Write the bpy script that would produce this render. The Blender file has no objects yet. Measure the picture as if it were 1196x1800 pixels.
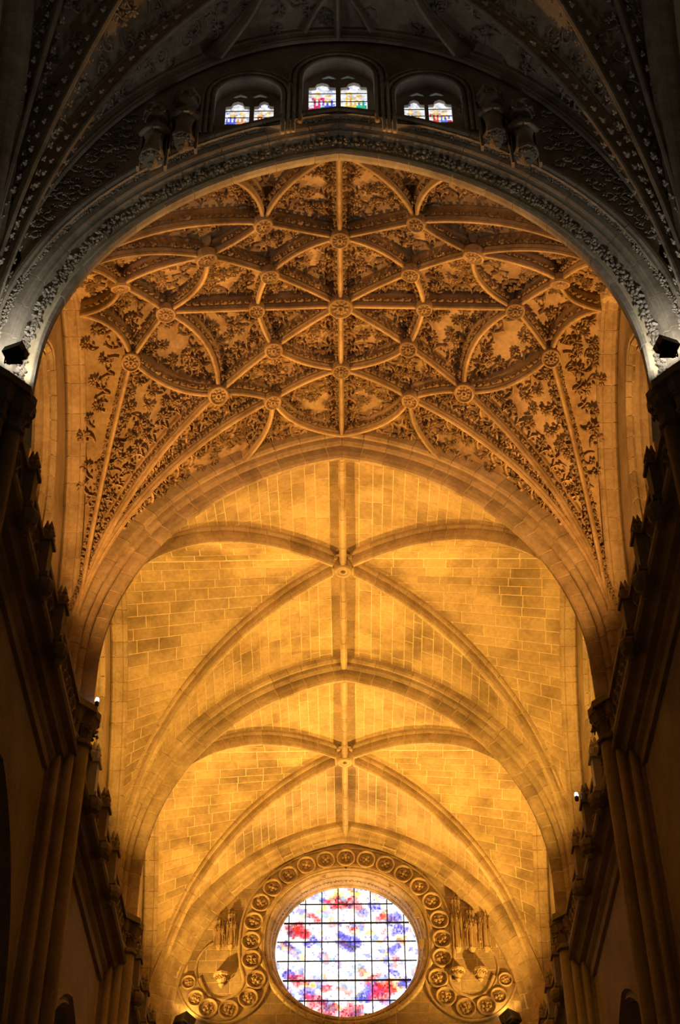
import bpy, math, random
import numpy as np
from mathutils import Matrix, Vector
from mathutils.geometry import tessellate_polygon

random.seed(11)
rng = np.random.default_rng(5)
SC = bpy.context.scene
COL = SC.collection

# ------------------------------------------------------------------ camera
# World units are metres, the camera stands at the origin 1.6 m above the floor,
# x to the right, y along the nave, z up.
PITCH, ROLL, YAW = math.radians(43.5), math.radians(-0.55), math.atan(4.3 / 2700)
fw = np.array([-math.tan(YAW), math.cos(PITCH), math.sin(PITCH)]); fw /= np.linalg.norm(fw)
up0 = np.array([0, -math.sin(PITCH), math.cos(PITCH)])
rt = np.cross(fw, up0); rt /= np.linalg.norm(rt); up0 = np.cross(rt, fw)
r2 = math.cos(ROLL) * rt + math.sin(ROLL) * up0
u2 = -math.sin(ROLL) * rt + math.cos(ROLL) * up0
cd = bpy.data.cameras.new('camera'); cam = bpy.data.objects.new('camera', cd); COL.objects.link(cam)
cd.sensor_fit = 'VERTICAL'; cd.sensor_height = 36.0; cd.lens = 54.0
cd.clip_start = 0.1; cd.clip_end = 500
cam.matrix_world = Matrix(((r2[0], u2[0], -fw[0], 0), (r2[1], u2[1], -fw[1], 0), (r2[2], u2[2], -fw[2], 0), (0, 0, 0, 1)))
SC.camera = cam

# ------------------------------------------------------------------ world and exposure
w = bpy.data.worlds.new('interior_gloom'); SC.world = w; w.use_nodes = True
bg = w.node_tree.nodes['Background']; bg.inputs[0].default_value = (1.0, 0.72, 0.38, 1); bg.inputs[1].default_value = 0.018
SC.cycles.diffuse_bounces = 3; SC.cycles.max_bounces = 5
SC.view_settings.view_transform = 'Standard'; SC.view_settings.look = 'None'
SC.view_settings.gamma = 1.0; SC.view_settings.exposure = 0.0; SC.view_settings.use_curve_mapping = False

# lamp table: (x, y, z, power W, colour, aim vector, full cone deg, blend); built as floodlights further down
WARM_A = (1.0, 0.43, 0.09)
WARM_B = (1.0, 0.49, 0.08)
LAMPS = []
for sx in (-1, 1):
    LAMPS.append((sx * 7.36, 30.2, 23.55, 6200, WARM_A, (-sx * 0.60, -0.14, 0.76), 138, 0.85, 'ornate'))
    LAMPS.append((sx * 7.36, 41.6, 23.55, 7000, WARM_B, (-sx * 0.60, -0.14, 0.76), 138, 0.85, 'plain'))
    LAMPS.append((sx * 7.36, 54.0, 23.55, 12500, WARM_B, (-sx * 0.56, -0.42, 0.76), 128, 0.85, 'far'))

# ------------------------------------------------------------------ materials
def new_mat(name):
    m = bpy.data.materials.new(name); m.use_nodes = True
    nt = m.node_tree; nt.nodes.clear()
    return m, nt, nt.nodes.new, nt.links.new

def stone_mat(name, base, vary=0.22, stain=0.45, scale=0.55, bump=0.25, fine=9.0, rough=0.9):
    """weathered limestone: per-block tone, broad stains, fine grain and relief"""
    m, nt, N, L = new_mat(name)
    out = N('ShaderNodeOutputMaterial'); b = N('ShaderNodeBsdfPrincipled'); L(b.outputs[0], out.inputs[0])
    b.inputs['Roughness'].default_value = rough
    try: b.inputs['Specular IOR Level'].default_value = 0.15
    except Exception: pass
    geo = N('ShaderNodeNewGeometry'); oi = N('ShaderNodeObjectInfo')
    n1 = N('ShaderNodeTexNoise'); n1.inputs['Scale'].default_value = scale; n1.inputs['Detail'].default_value = 4; n1.inputs['Roughness'].default_value = 0.62
    n2 = N('ShaderNodeTexNoise'); n2.inputs['Scale'].default_value = fine; n2.inputs['Detail'].default_value = 3
    L(geo.outputs['Position'], n1.inputs['Vector']); L(geo.outputs['Position'], n2.inputs['Vector'])
    r1 = N('ShaderNodeMapRange'); r1.inputs[1].default_value = 0.42; r1.inputs[2].default_value = 0.68
    r1.inputs[3].default_value = 0.0; r1.inputs[4].default_value = 1.0; L(n1.outputs['Fac'], r1.inputs[0])
    mx = N('ShaderNodeMix'); mx.data_type = 'RGBA'
    mx.inputs[6].default_value = (*base, 1)
    dark = [c * (1 - stain) * k for c, k in zip(base, (1.0, 0.94, 0.85))]
    mx.inputs[7].default_value = (*dark, 1)
    L(r1.outputs[0], mx.inputs[0])
    r2_ = N('ShaderNodeMapRange'); r2_.inputs[3].default_value = 1 - vary; r2_.inputs[4].default_value = 1 + vary * 0.6
    L(oi.outputs['Random'], r2_.inputs[0])
    r3 = N('ShaderNodeMapRange'); r3.inputs[1].default_value = 0.3; r3.inputs[2].default_value = 0.7
    r3.inputs[3].default_value = 0.86; r3.inputs[4].default_value = 1.1; L(n2.outputs['Fac'], r3.inputs[0])
    mu = N('ShaderNodeMath'); mu.operation = 'MULTIPLY'; L(r2_.outputs[0], mu.inputs[0]); L(r3.outputs[0], mu.inputs[1])
    vm = N('ShaderNodeVectorMath'); vm.operation = 'SCALE'; L(mx.outputs[2], vm.inputs[0]); L(mu.outputs[0], vm.inputs['Scale'])
    L(vm.outputs[0], b.inputs['Base Color'])
    bp = N('ShaderNodeBump'); bp.inputs['Strength'].default_value = bump; bp.inputs['Distance'].default_value = 0.03
    L(n2.outputs['Fac'], bp.inputs['Height']); L(bp.outputs[0], b.inputs['Normal'])
    return m

M = {}
M['web'] = stone_mat('vault_ashlar', (0.56, 0.44, 0.28), vary=0.17, stain=0.55, scale=0.45)
M['mortar'] = stone_mat('lime_mortar', (0.86, 0.74, 0.52), vary=0.0, stain=0.25)
M['rib'] = stone_mat('rib_limestone', (0.58, 0.47, 0.33), vary=0.16, stain=0.4, scale=0.8)
M['carve'] = stone_mat('carved_limestone', (0.56, 0.43, 0.28), vary=0.18, stain=0.42, scale=1.1, bump=0.4)
M['fol'] = stone_mat('shade_tone_foliage_limestone', (0.42, 0.31, 0.20), vary=0.3, stain=0.4, scale=2.0, bump=0.5)  # base darker than the webs: shade of the carved relief put into the colour
M['grey'] = stone_mat('grey_limestone', (0.50, 0.45, 0.37), vary=0.14, stain=0.4, scale=0.9)
M['greyfol'] = stone_mat('grey_foliage_limestone', (0.46, 0.42, 0.36), vary=0.3, stain=0.45, scale=2.2, bump=0.5)
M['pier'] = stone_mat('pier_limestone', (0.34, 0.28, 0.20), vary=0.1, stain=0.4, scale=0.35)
M['wall'] = stone_mat('wall_limestone', (0.55, 0.45, 0.32), vary=0.2, stain=0.42, scale=0.6)
M['floor'] = stone_mat('floor_marble', (0.35, 0.32, 0.28), vary=0.0, stain=0.3, scale=0.4, rough=0.4)

def plain_mat(name, col, rough=0.6, metal=0.0):
    m, nt, N, L = new_mat(name)
    out = N('ShaderNodeOutputMaterial'); b = N('ShaderNodeBsdfPrincipled'); L(b.outputs[0], out.inputs[0])
    b.inputs['Roughness'].default_value = rough; b.inputs['Metallic'].default_value = metal
    n = N('ShaderNodeTexNoise'); n.inputs['Scale'].default_value = 14
    mr = N('ShaderNodeMapRange'); mr.inputs[3].default_value = 0.75; mr.inputs[4].default_value = 1.2; L(n.outputs['Fac'], mr.inputs[0])
    vm = N('ShaderNodeVectorMath'); vm.operation = 'SCALE'; vm.inputs[0].default_value = col; L(mr.outputs[0], vm.inputs['Scale'])
    L(vm.outputs[0], b.inputs['Base Color'])
    return m
M['iron'] = plain_mat('black_iron', (0.02, 0.018, 0.016), 0.5, 0.6)
M['black'] = plain_mat('black_lamp_housing', (0.015, 0.013, 0.012), 0.55)
M['white'] = plain_mat('lit_tone_pedestal_stone', (0.72, 0.70, 0.64), 0.8)  # paler than the other posts: light falling on these is painted into the colour

def glass_mat(name, strength):
    """leaded stained glass with daylight behind it, one colour per piece of glass"""
    m, nt, N, L = new_mat(name)
    out = N('ShaderNodeOutputMaterial'); e = N('ShaderNodeEmission'); g = N('ShaderNodeBsdfGlossy'); a = N('ShaderNodeAddShader')
    at = N('ShaderNodeAttribute'); at.attribute_name = 'glass_colour'
    n = N('ShaderNodeTexNoise'); n.inputs['Scale'].default_value = 7; n.inputs['Detail'].default_value = 4
    geo = N('ShaderNodeNewGeometry'); L(geo.outputs['Position'], n.inputs['Vector'])
    mr = N('ShaderNodeMapRange'); mr.inputs[1].default_value = 0.3; mr.inputs[2].default_value = 0.7; mr.inputs[3].default_value = 0.6 * strength; mr.inputs[4].default_value = 1.3 * strength
    L(n.outputs['Fac'], mr.inputs[0]); L(mr.outputs[0], e.inputs['Strength']); L(at.outputs['Color'], e.inputs['Color'])
    g.inputs['Roughness'].default_value = 0.2; g.inputs['Color'].default_value = (0.04, 0.04, 0.04, 1)
    L(e.outputs[0], a.inputs[0]); L(g.outputs[0], a.inputs[1]); L(a.outputs[0], out.inputs[0])
    m.cycles.emission_sampling = 'NONE'
    return m
M['glass'] = glass_mat('stained_glass', 1.7)
M['glass_top'] = glass_mat('stained_glass_high', 0.95)
M['glass_dim'] = glass_mat('dim_leaded_glass', 0.02)

def emit_mat(name, col, s):
    m, nt, N, L = new_mat(name)
    out = N('ShaderNodeOutputMaterial'); e = N('ShaderNodeEmission'); L(e.outputs[0], out.inputs[0])
    e.inputs[0].default_value = (*col, 1); e.inputs[1].default_value = s
    return m
M['lens_warm'] = emit_mat('warm_lamp_lens', (1, 0.6, 0.2), 3)
M['lens_white'] = emit_mat('white_lamp_lens', (1, 0.97, 0.9), 3)

# ------------------------------------------------------------------ mesh helpers
class MB:
    def __init__(s): s.v = []; s.f = []
    def add(s, v, f):
        o = len(s.v); s.v.extend([tuple(map(float, p)) for p in v]); s.f.extend([tuple(i + o for i in q) for q in f]); return s
    def box(s, c, h, m=None):
        c = np.array(c, float); h = np.array(h, float); m = np.eye(3) if m is None else np.array(m)
        v = [c + m @ (h * np.array(k)) for k in ((-1,-1,-1),(1,-1,-1),(1,1,-1),(-1,1,-1),(-1,-1,1),(1,-1,1),(1,1,1),(-1,1,1))]
        return s.add(v, [(0,3,2,1),(4,5,6,7),(0,1,5,4),(1,2,6,5),(2,3,7,6),(3,0,4,7)])
    def tube(s, path, r, n=6, closed=False):
        P = [np.array(p, float) for p in path]; k = len(P); rr = r if hasattr(r, '__len__') else [r] * k
        v = []; f = []; prev = None
        for i in range(k):
            a = P[(i - 1) % k] if (closed or i > 0) else P[i]; b = P[(i + 1) % k] if (closed or i < k - 1) else P[i]
            t = b - a; t /= (np.linalg.norm(t) + 1e-9)
            ref = prev if prev is not None else (np.array([0, 0, 1.0]) if abs(t[2]) < 0.9 else np.array([1.0, 0, 0]))
            e1 = ref - t * np.dot(ref, t); e1 /= (np.linalg.norm(e1) + 1e-9); e2 = np.cross(t, e1); prev = e1
            for j in range(n):
                a_ = 2 * math.pi * j / n; v.append(P[i] + rr[i] * (math.cos(a_) * e1 + math.sin(a_) * e2))
        m = k if closed else k - 1
        for i in range(m):
            for j in range(n):
                f.append((i * n + j, i * n + (j + 1) % n, ((i + 1) % k) * n + (j + 1) % n, ((i + 1) % k) * n + j))
        if not closed:
            f.append(tuple(range(n))[::-1]); f.append(tuple((k - 1) * n + j for j in range(n)))
        return s.add(v, f)
    def lathe(s, prof, c, n=16, axis='z', cap=True):
        """prof: (radius, height) pairs"""
        v = []; f = []; c = np.array(c, float)
        for r, h in prof:
            for j in range(n):
                a = 2 * math.pi * j / n
                q = (r * math.cos(a), r * math.sin(a), h) if axis == 'z' else ((r * math.cos(a), h, r * math.sin(a)))
                v.append(c + q)
        for i in range(len(prof) - 1):
            for j in range(n):
                f.append((i * n + j, i * n + (j + 1) % n, (i + 1) * n + (j + 1) % n, (i + 1) * n + j))
        if cap:
            f.append(tuple(range(n))[::-1]); f.append(tuple((len(prof) - 1) * n + j for j in range(n)))
        return s.add(v, f)
    def blob(s, c, h, m=None):
        """small faceted ellipsoid"""
        c = np.array(c, float); m = np.eye(3) if m is None else np.array(m)
        ring = [(math.cos(a), math.sin(a), 0.1) for a in (0, 1.05, 2.09, 3.14, 4.19, 5.24)]
        low = [(0.62 * math.cos(a), 0.62 * math.sin(a), 0.75) for a in (0.5, 2.6, 4.7)]
        v = [c + m @ (np.array(q) * h) for q in ring + low]
        f = [(6,7,8),(0,1,6),(1,2,7),(2,3,7),(3,4,8),(4,5,8),(5,0,6),(1,7,6),(4,8,7),(3,4,7),(5,6,8)]
        return s.add(v, f[:3] + [(2,3,7),(3,4,7),(4,8,7),(4,5,8),(5,6,8),(5,0,6),(1,7,6)])
    def mesh(s, name, mat=None, smooth=False):
        me = bpy.data.meshes.new(name); me.from_pydata(s.v, [], s.f); me.update()
        if mat is not None: me.materials.append(M[mat] if isinstance(mat, str) else mat)
        if smooth: me.polygons.foreach_set('use_smooth', [True] * len(me.polygons))
        return me
    def build(s, name, mat, parent=None, smooth=False, **tags):
        return link(name, s.mesh(name, mat, smooth), parent, **tags)

def link(name, data, parent=None, mat4=None, **tags):
    o = bpy.data.objects.new(name, data); COL.objects.link(o)
    if parent is not None:
        o.parent = parent
        o.matrix_parent_inverse = INV[parent.name] if parent.name in INV else Matrix.Identity(4)
    if mat4 is not None: o.matrix_basis = mat4
    for k, t in tags.items():
        if t: o[k] = t
    return o
INV = {}
def thing(name, loc, label, category=None, group=None, kind=None):
    o = bpy.data.objects.new(name, None); COL.objects.link(o); o.location = loc; o.empty_display_size = 0.3
    INV[o.name] = Matrix.Translation(-Vector(loc))
    o['label'] = label
    if category: o['category'] = category
    if group: o['group'] = group
    if kind: o['kind'] = kind
    return o
def unit(a): a = np.array(a, float); return a / (np.linalg.norm(a) + 1e-12)
def frame4(p, x, z, s=1.0):
    """instance matrix: x axis along x, z axis along z"""
    z = unit(z); x = np.array(x, float); x = unit(x - z * np.dot(x, z)); y = np.cross(z, x)
    sx, sy, sz = (s, s, s) if not hasattr(s, '__len__') else s
    return Matrix(((x[0]*sx, y[0]*sy, z[0]*sz, p[0]), (x[1]*sx, y[1]*sy, z[1]*sz, p[1]), (x[2]*sx, y[2]*sy, z[2]*sz, p[2]), (0,0,0,1)))

def sweep(path, frames, prof, closed_prof=False, caps=True):
    """prof (a, b) placed at path + a*fa + b*fb; frames = list of (fa, fb)"""
    v = []; f = []; n = len(prof); k = len(path)
    for p, (fa, fb) in zip(path, frames):
        for a, b in prof: v.append(np.array(p) + a * np.array(fa) + b * np.array(fb))
    for i in range(k - 1):
        for j in range(n if closed_prof else n - 1):
            j2 = (j + 1) % n; f.append((i*n+j, (i+1)*n+j, (i+1)*n+j2, i*n+j2))
    if caps: f.append(tuple(range(n))); f.append(tuple((k-1)*n + j for j in range(n))[::-1])
    return v, f

def poly_wall(outer, holes, to3, t0, t1):
    """flat wall with holes; to3(u, v, t) -> xyz"""
    loops = [outer] + holes
    tri = tessellate_polygon([[Vector((a, b, 0)) for a, b in lp] for lp in loops])
    flat = [q for lp in loops for q in lp]; n = len(flat)
    mb = MB(); V = [to3(a, b, t0) for a, b in flat] + [to3(a, b, t1) for a, b in flat]
    F = [tuple(t) for t in tri] + [tuple(i + n for i in t)[::-1] for t in tri]
    o = 0
    for lp in loops:
        k = len(lp)
        for i in range(k): F.append((o + i, o + (i + 1) % k, n + o + (i + 1) % k, n + o + i))
        o += k
    return mb.add(V, F)

def colour_faces(o, fn):
    me = o.data; at = me.color_attributes.new('glass_colour', 'FLOAT_COLOR', 'CORNER')
    for p in me.polygons:
        c = fn(p.center)
        for li in p.loop_indices: at.data[li].color = (c[0], c[1], c[2], 1)

# ------------------------------------------------------------------ vault geometry
Z0, CC = 26.0, 1.55                      # springing line of the curves and centre offset of the pointed arch
ZCAP = 24.45                             # top of the capitals
def arch_pts(R, n=40, leg=ZCAP):
    """pointed arch of radius R, (x, z, nx, nz) from left leg to right leg; normal points outwards"""
    amax = math.acos(CC / R); out = []
    nl = 3
    for i in range(nl): out.append((-(R - CC), leg + (Z0 - leg) * i / nl, -1, 0))
    for i in range(n + 1):
        a = amax * i / n; out.append((-(R * math.cos(a) - CC), Z0 + R * math.sin(a), -math.cos(a), math.sin(a)))
    x, z, nx, nz = out[-1]; out[-1] = (x, z, 0.0, 1.0 / nz)        # mitre at the apex
    right = [(-x, z, -nx, nz) for x, z, nx, nz in out[::-1]]
    return out, right

class Vault:
    """quadripartite vault surface: pointed transverse profile, semi-circular diagonals, lateral profile on the wall ribs"""
    def __init__(s, yc, hw, hb, R, apD, apQ, ex=2.12):
        s.yc, s.hw, s.hb, s.R, s.apD, s.apQ, s.ex = yc, hw, hb, R, apD, apQ, ex
    def D(s, X): X = min(abs(X), 1.0); return Z0 + (s.apD - Z0) * max(0, 1 - X ** s.ex) ** (1 / s.ex)
    def P(s, x): return Z0 + math.sqrt(max(0.0, s.R ** 2 - (abs(x) + CC) ** 2))
    def Q(s, y):
        x = abs(y) / s.hb * (s.R - CC); z = Z0 + math.sqrt(max(0.0, s.R ** 2 - (x + CC) ** 2))
        top = Z0 + math.sqrt(s.R ** 2 - CC ** 2)
        return Z0 + (z - Z0) * (s.apQ - Z0) / (top - Z0)
    def z(s, x, y):
        """y measured from the bay centre"""
        X, Y = min(abs(x) / s.hw, 1), min(abs(y) / s.hb, 1)
        if Y >= X:
            t = (Y - X) / (1 - X) if X < 0.9999 else 0.0
            return (1 - t) * s.D(X) + t * s.P(abs(x) / s.hw * (s.R - CC))
        t = (X - Y) / (1 - Y) if Y < 0.9999 else 0.0
        return (1 - t) * s.D(Y) + t * s.Q(y)
    def pt(s, x, y): return np.array([x, s.yc + y, s.z(x, y)])
    def nrm(s, x, y, e=0.02):
        """unit normal into the room"""
        ax = min(max(x, -s.hw + 2*e), s.hw - 2*e); ay = min(max(y, -s.hb + 2*e), s.hb - 2*e)
        gx = (s.z(ax + e, ay) - s.z(ax - e, ay)) / (2*e); gy = (s.z(ax, ay + e) - s.z(ax, ay - e)) / (2*e)
        return unit([gx, gy, -1.0])

Y1, Y2, Y3, Y4 = 22.2, 33.6, 45.0, 56.2          # transverse arches and end wall
BAY = [(22.75, 33.1), (34.1, 44.5), (45.5, 55.9)]

# ------------------------------------------------------------------ ornament meshes (shared)
def rot(axis, a):
    return np.array(Matrix.Rotation(a, 3, axis))
def make_clump(seed, mat):
    r = random.Random(seed); mb = MB()
    for i in range(7):
        a = r.uniform(0, 6.28); d = r.uniform(0.1, 0.42)
        mb.blob((d*math.cos(a), d*math.sin(a), r.uniform(0, .12)), (r.uniform(.14,.24), r.uniform(.09,.15), r.uniform(.14,.3)), rot('Z', a + r.uniform(-.7,.7)) @ rot('Y', r.uniform(-.5,.5)))
    return mb.mesh('foliage', mat)
def make_sprig(seed, mat):
    """curled stem with a fern-like head, about one unit long, lying along +x"""
    r = random.Random(seed); mb = MB(); b = r.choice((-1, 1)); path = []
    for i in range(7):
        t = i / 6; path.append((t*0.62, b*0.16*math.sin(t*3.4), 0.03 + 0.14*math.sin(t*2.2)))
    mb.tube(path, [.05,.05,.045,.045,.04,.04,.03], 4)
    hx, hy = path[-1][0], path[-1][1]
    for i in range(6):
        a = -1.9 + 3.8 * i / 5 + r.uniform(-.2,.2); d = 0.2
        mb.blob((hx + d*math.cos(a)*.9, hy + d*math.sin(a), .10 + r.uniform(0,.06)), (.15, .075, .13), rot('Z', a))
    mb.blob((hx + .04, hy, .12), (.09, .09, .16))
    for i in range(2):
        sgn = 1 if i else -1
        mb.blob((.28 + .1*i, sgn*.13, .06), (.11, .06, .09), rot('Z', sgn*0.9))
    return mb.mesh('leaf_sprig', mat)
def make_scroll(seed, mat):
    """C-shaped tendril with a leafy eye"""
    r = random.Random(seed); mb = MB(); path = []; k = 1 if seed % 2 else -1
    for i in range(11):
        a = -2.3 + 4.4 * i / 10; rad = 0.42 - 0.018 * i
        path.append((rad*math.cos(a)*1.15, k*rad*math.sin(a), .04 + .05*math.sin(i/10*3.1)))
    mb.tube(path, [.03,.04,.05,.055,.06,.06,.06,.055,.05,.045,.04], 5)
    ex, ey, _ = path[-1]
    for i in range(4):
        a = i * 1.57 + .4; mb.blob((ex*.55 + .11*math.cos(a), ey*.55 + .11*math.sin(a), .05), (.1,.06,.13), rot('Z', a))
    for i in range(3):
        p = path[3 + 2*i]; mb.blob((p[0]*1.22, p[1]*1.22, .04), (.09,.05,.09), rot('Z', math.atan2(p[1], p[0])))
    return mb.mesh('scroll', mat)
def make_cusp(mat):
    """small cusped arch, feet on the x axis, head towards +y"""
    mb = MB(); path = [(.5*math.cos(a), .62*math.sin(a), .06) for a in np.linspace(0, math.pi, 9)]
    mb.tube(path, .055, 4)
    for sx in (-1, 1):
        mb.tube([(sx*.36,.36,.06),(sx*.2,.26,.05),(sx*.1,.32,.06)], [.05,.04,.05], 4)
    mb.blob((0,.66,.05), (.1,.12,.14))
    return mb.mesh('cusped_arch', mat)
def make_crocket(seed, mat):
    r = random.Random(seed); mb = MB()
    mb.blob((0,0,0), (.3,.2,.4)); mb.blob((.22,.12,.2), (.2,.14,.2), rot('Z',.5)); mb.blob((.2,-.14,.2), (.2,.13,.2), rot('Z',-.6)); mb.blob((-.12,0,.26), (.15,.17,.22))
    return mb.mesh('crocket', mat)
CLUMP = {k: [make_clump(10*i + 3, k) for i in range(4)] for k in ('fol', 'greyfol', 'pier')}
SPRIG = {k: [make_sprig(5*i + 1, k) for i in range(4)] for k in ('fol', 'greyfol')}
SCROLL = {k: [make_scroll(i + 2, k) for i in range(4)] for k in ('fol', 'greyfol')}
CUSP = {k: make_cusp(k) for k in ('carve', 'grey')}
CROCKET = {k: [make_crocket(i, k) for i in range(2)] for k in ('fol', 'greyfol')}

class Scatter:
    """repeated ornament pieces: the first `limit` largest in view are parts, the rest one joined part"""
    def __init__(s, name, parent, limit=300): s.name, s.parent, s.limit, s.items = name, parent, limit, []
    def put(s, me, m4): s.items.append((me, m4))
    def done(s):
        s.items.sort(key=lambda it: it[1].translation.length / (it[1].to_scale()[0] + 1e-6))
        for me, m4 in s.items[:s.limit]: link(s.name, me, s.parent, m4)
        rest = s.items[s.limit:]
        if rest:
            V = []; F = []; o = 0; mat = rest[0][0].materials[0]; cache = {}
            for me, m4 in rest:
                if me.name not in cache:
                    a = np.empty(len(me.vertices)*3); me.vertices.foreach_get('co', a)
                    cache[me.name] = (a.reshape(-1,3), [tuple(p.vertices) for p in me.polygons])
                co, fs = cache[me.name]; A = np.array(m4)
                V.append(co @ A[:3,:3].T + A[:3,3]); F.extend([tuple(i + o for i in q) for q in fs]); o += len(co)
            me = bpy.data.meshes.new(s.name + '_rest'); me.from_pydata(np.vstack(V).tolist(), [], F); me.materials.append(mat)
            link(s.name + '_rest', me, s.parent, kind='stuff')

def rib_frames(path):
    """vertical-plane frames for a rib: a = sideways, b = away from the room"""
    fr = []; k = len(path); last = None
    for i in range(k):
        t = unit(path[min(i+1, k-1)] - path[max(i-1, 0)])
        n = np.array([0,0,1.0]) - t * t[2]
        if np.linalg.norm(n) < 0.05:
            h = np.array(path[-1]) - np.array(path[0]); h[2] = 0; n = -math.copysign(1, t[2]) * unit(h)
        n = unit(n); last = n; fr.append((np.cross(t, n), n))
    return fr

# ------------------------------------------------------------------ transverse arches
def build_arch(name, yback, prof, R, mat, label, category, vlen, core_in=0.02, leg=ZCAP, gap=0.012):
    """prof: (y offset from the back edge, radial offset). A mortar core with separate voussoirs over it"""
    root = thing(name, (0, yback, leg), label, category, kind='structure')
    L_, R_ = arch_pts(R, 44, leg)
    ym = 0.5 * (min(p[0] for p in prof) + max(p[0] for p in prof)); rm = max(p[1] for p in prof)
    core = [(ym + (a - ym) * (1 - core_in*2), r + core_in) for a, r in prof]
    for side in (L_, R_):
        pts = np.array([(x, yback, z) for x, z, _, _ in side]); nr = np.array([(nx, 0, nz) for _, _, nx, nz in side])
        s = np.concatenate([[0], np.cumsum(np.linalg.norm(np.diff(pts, axis=0), axis=1))])
        def at(q):
            p = np.array([np.interp(q, s, pts[:, i]) for i in range(3)]); n = np.array([np.interp(q, s, nr[:, i]) for i in range(3)])
            return p, n
        P = [at(q) for q in np.linspace(0, s[-1], 60)]
        v, f = sweep([p for p, _ in P], [((0,1,0), n) for _, n in P], core)
        MB().add(v, f).build('mortar_core', 'mortar', root, True)
        q = 0.0
        while q < s[-1] - 0.05:
            L = vlen * random.uniform(0.75, 1.3); q1 = min(q + L, s[-1])
            if s[-1] - q1 < 0.3: q1 = s[-1]
            P = [at(t) for t in np.linspace(q + gap, q1 - (gap if q1 < s[-1] else 0), 4)]
            jit = random.uniform(-.006, .006)
            v, f = sweep([p for p, _ in P], [((0,1,0), n) for _, n in P], [(a, r + jit) for a, r in prof])
            MB().add(v, f).build('voussoir', mat, root)
            q = q1
    return root

def mirror_prof(h, yc=-0.5): return [(yc - a, r) for a, r in h] + [(yc + a, r) for a, r in h[::-1]]
HALF = [(.55,1.0),(.55,.62),(.50,.54),(.44,.52),(.40,.57),(.40,.68),(.34,.64),(.33,.46),(.28,.38),(.22,.36),(.18,.40),(.17,.52),(.12,.46),(.13,.22),(.10,.06),(.05,0)]
PROF = mirror_prof(HALF)
RIN = 8.33
build_arch('transverse_arch', Y2 + .5, PROF, RIN, 'rib', 'moulded stone arch between the carved star vault and the plain vaults', 'arch', .62)
build_arch('transverse_arch', Y3 + .5, PROF, RIN, 'rib', 'moulded golden arch between the two plain ribbed vaults', 'arch', .62)
HALF4 = [(-.1,.0),(.05,0),(.10,.03),(.14,.12),(.16,.26),(.22,.35),(.30,.32),(.34,.42),(.40,.5),(.48,.52),(.5,.6),(.5,1.0)]
build_arch('wall_arch', Y4 - .05, [(-a, r) for a, r in HALF4], RIN, 'rib', 'stone wall arch framing the wall with the rose window', 'arch', .5)
# the wide grey arch nearest the camera
A1P = [(.05,.9),(0,.4),(0,0),(-.10,-.02),(-.22,-.01),(-.27,.04),(-.29,.10),(-.26,.14),(-.28,.28),(-.36,.40),(-.46,.43),(-.52,.45),(-.56,.43),(-.61,.46),(-.62,.53),(-.65,.57),(-.69,.56),(-.74,.60),(-.755,.67),(-.765,.72),(-.77,.82),(-.82,.88),(-.89,.88),(-.93,.86),(-.98,.90),(-.985,.98),(-.96,1.04),(-.9,1.08)]
A1 = build_arch('transverse_arch', 22.72, A1P, RIN, 'grey', 'wide grey arch with two carved foliage bands in front of the star vault', 'arch', .95)
def arch_band(parent, yback, R, ao, ro, nrm2, step, size, meshes, name, z_from=ZCAP+.1):
    L_, R_ = arch_pts(R + ro, 60); sc = Scatter(name, parent, 300)
    for side in (L_, R_):
        pts = np.array([(x, z) for x, z, _, _ in side]); nr = np.array([(a, b) for _, _, a, b in side])
        s = np.concatenate([[0], np.cumsum(np.linalg.norm(np.diff(pts, axis=0), axis=1))]); q = step/2
        while q < s[-1]:
            p = [np.interp(q, s, pts[:, i]) for i in range(2)]; n = unit([np.interp(q, s, nr[:, i]) for i in range(2)])
            N3 = np.array([n[0]*nrm2[1], nrm2[0], n[1]*nrm2[1]]); T = np.array([-n[1], 0, n[0]])
            k = random.uniform(-.5, .5); side_v = np.cross(N3, T); X = T*math.cos(k*3) + side_v*math.sin(k*3)
            pos = np.array([p[0], yback + ao, p[1]]) + side_v * random.uniform(-.03,.03)
            sc.put(random.choice(meshes), frame4(pos, X, N3, size*random.uniform(.85,1.2))); q += step*random.uniform(.85,1.15)
    sc.done()
arch_band(A1, 22.72, RIN, -.385, .29, (-.7,-.7), .165, .29, CLUMP['greyfol'], 'foliage')
arch_band(A1, 22.72, RIN, -.82, .81, (-.7,-.7), .14, .19, CLUMP['greyfol'], 'foliage_knot')

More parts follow.
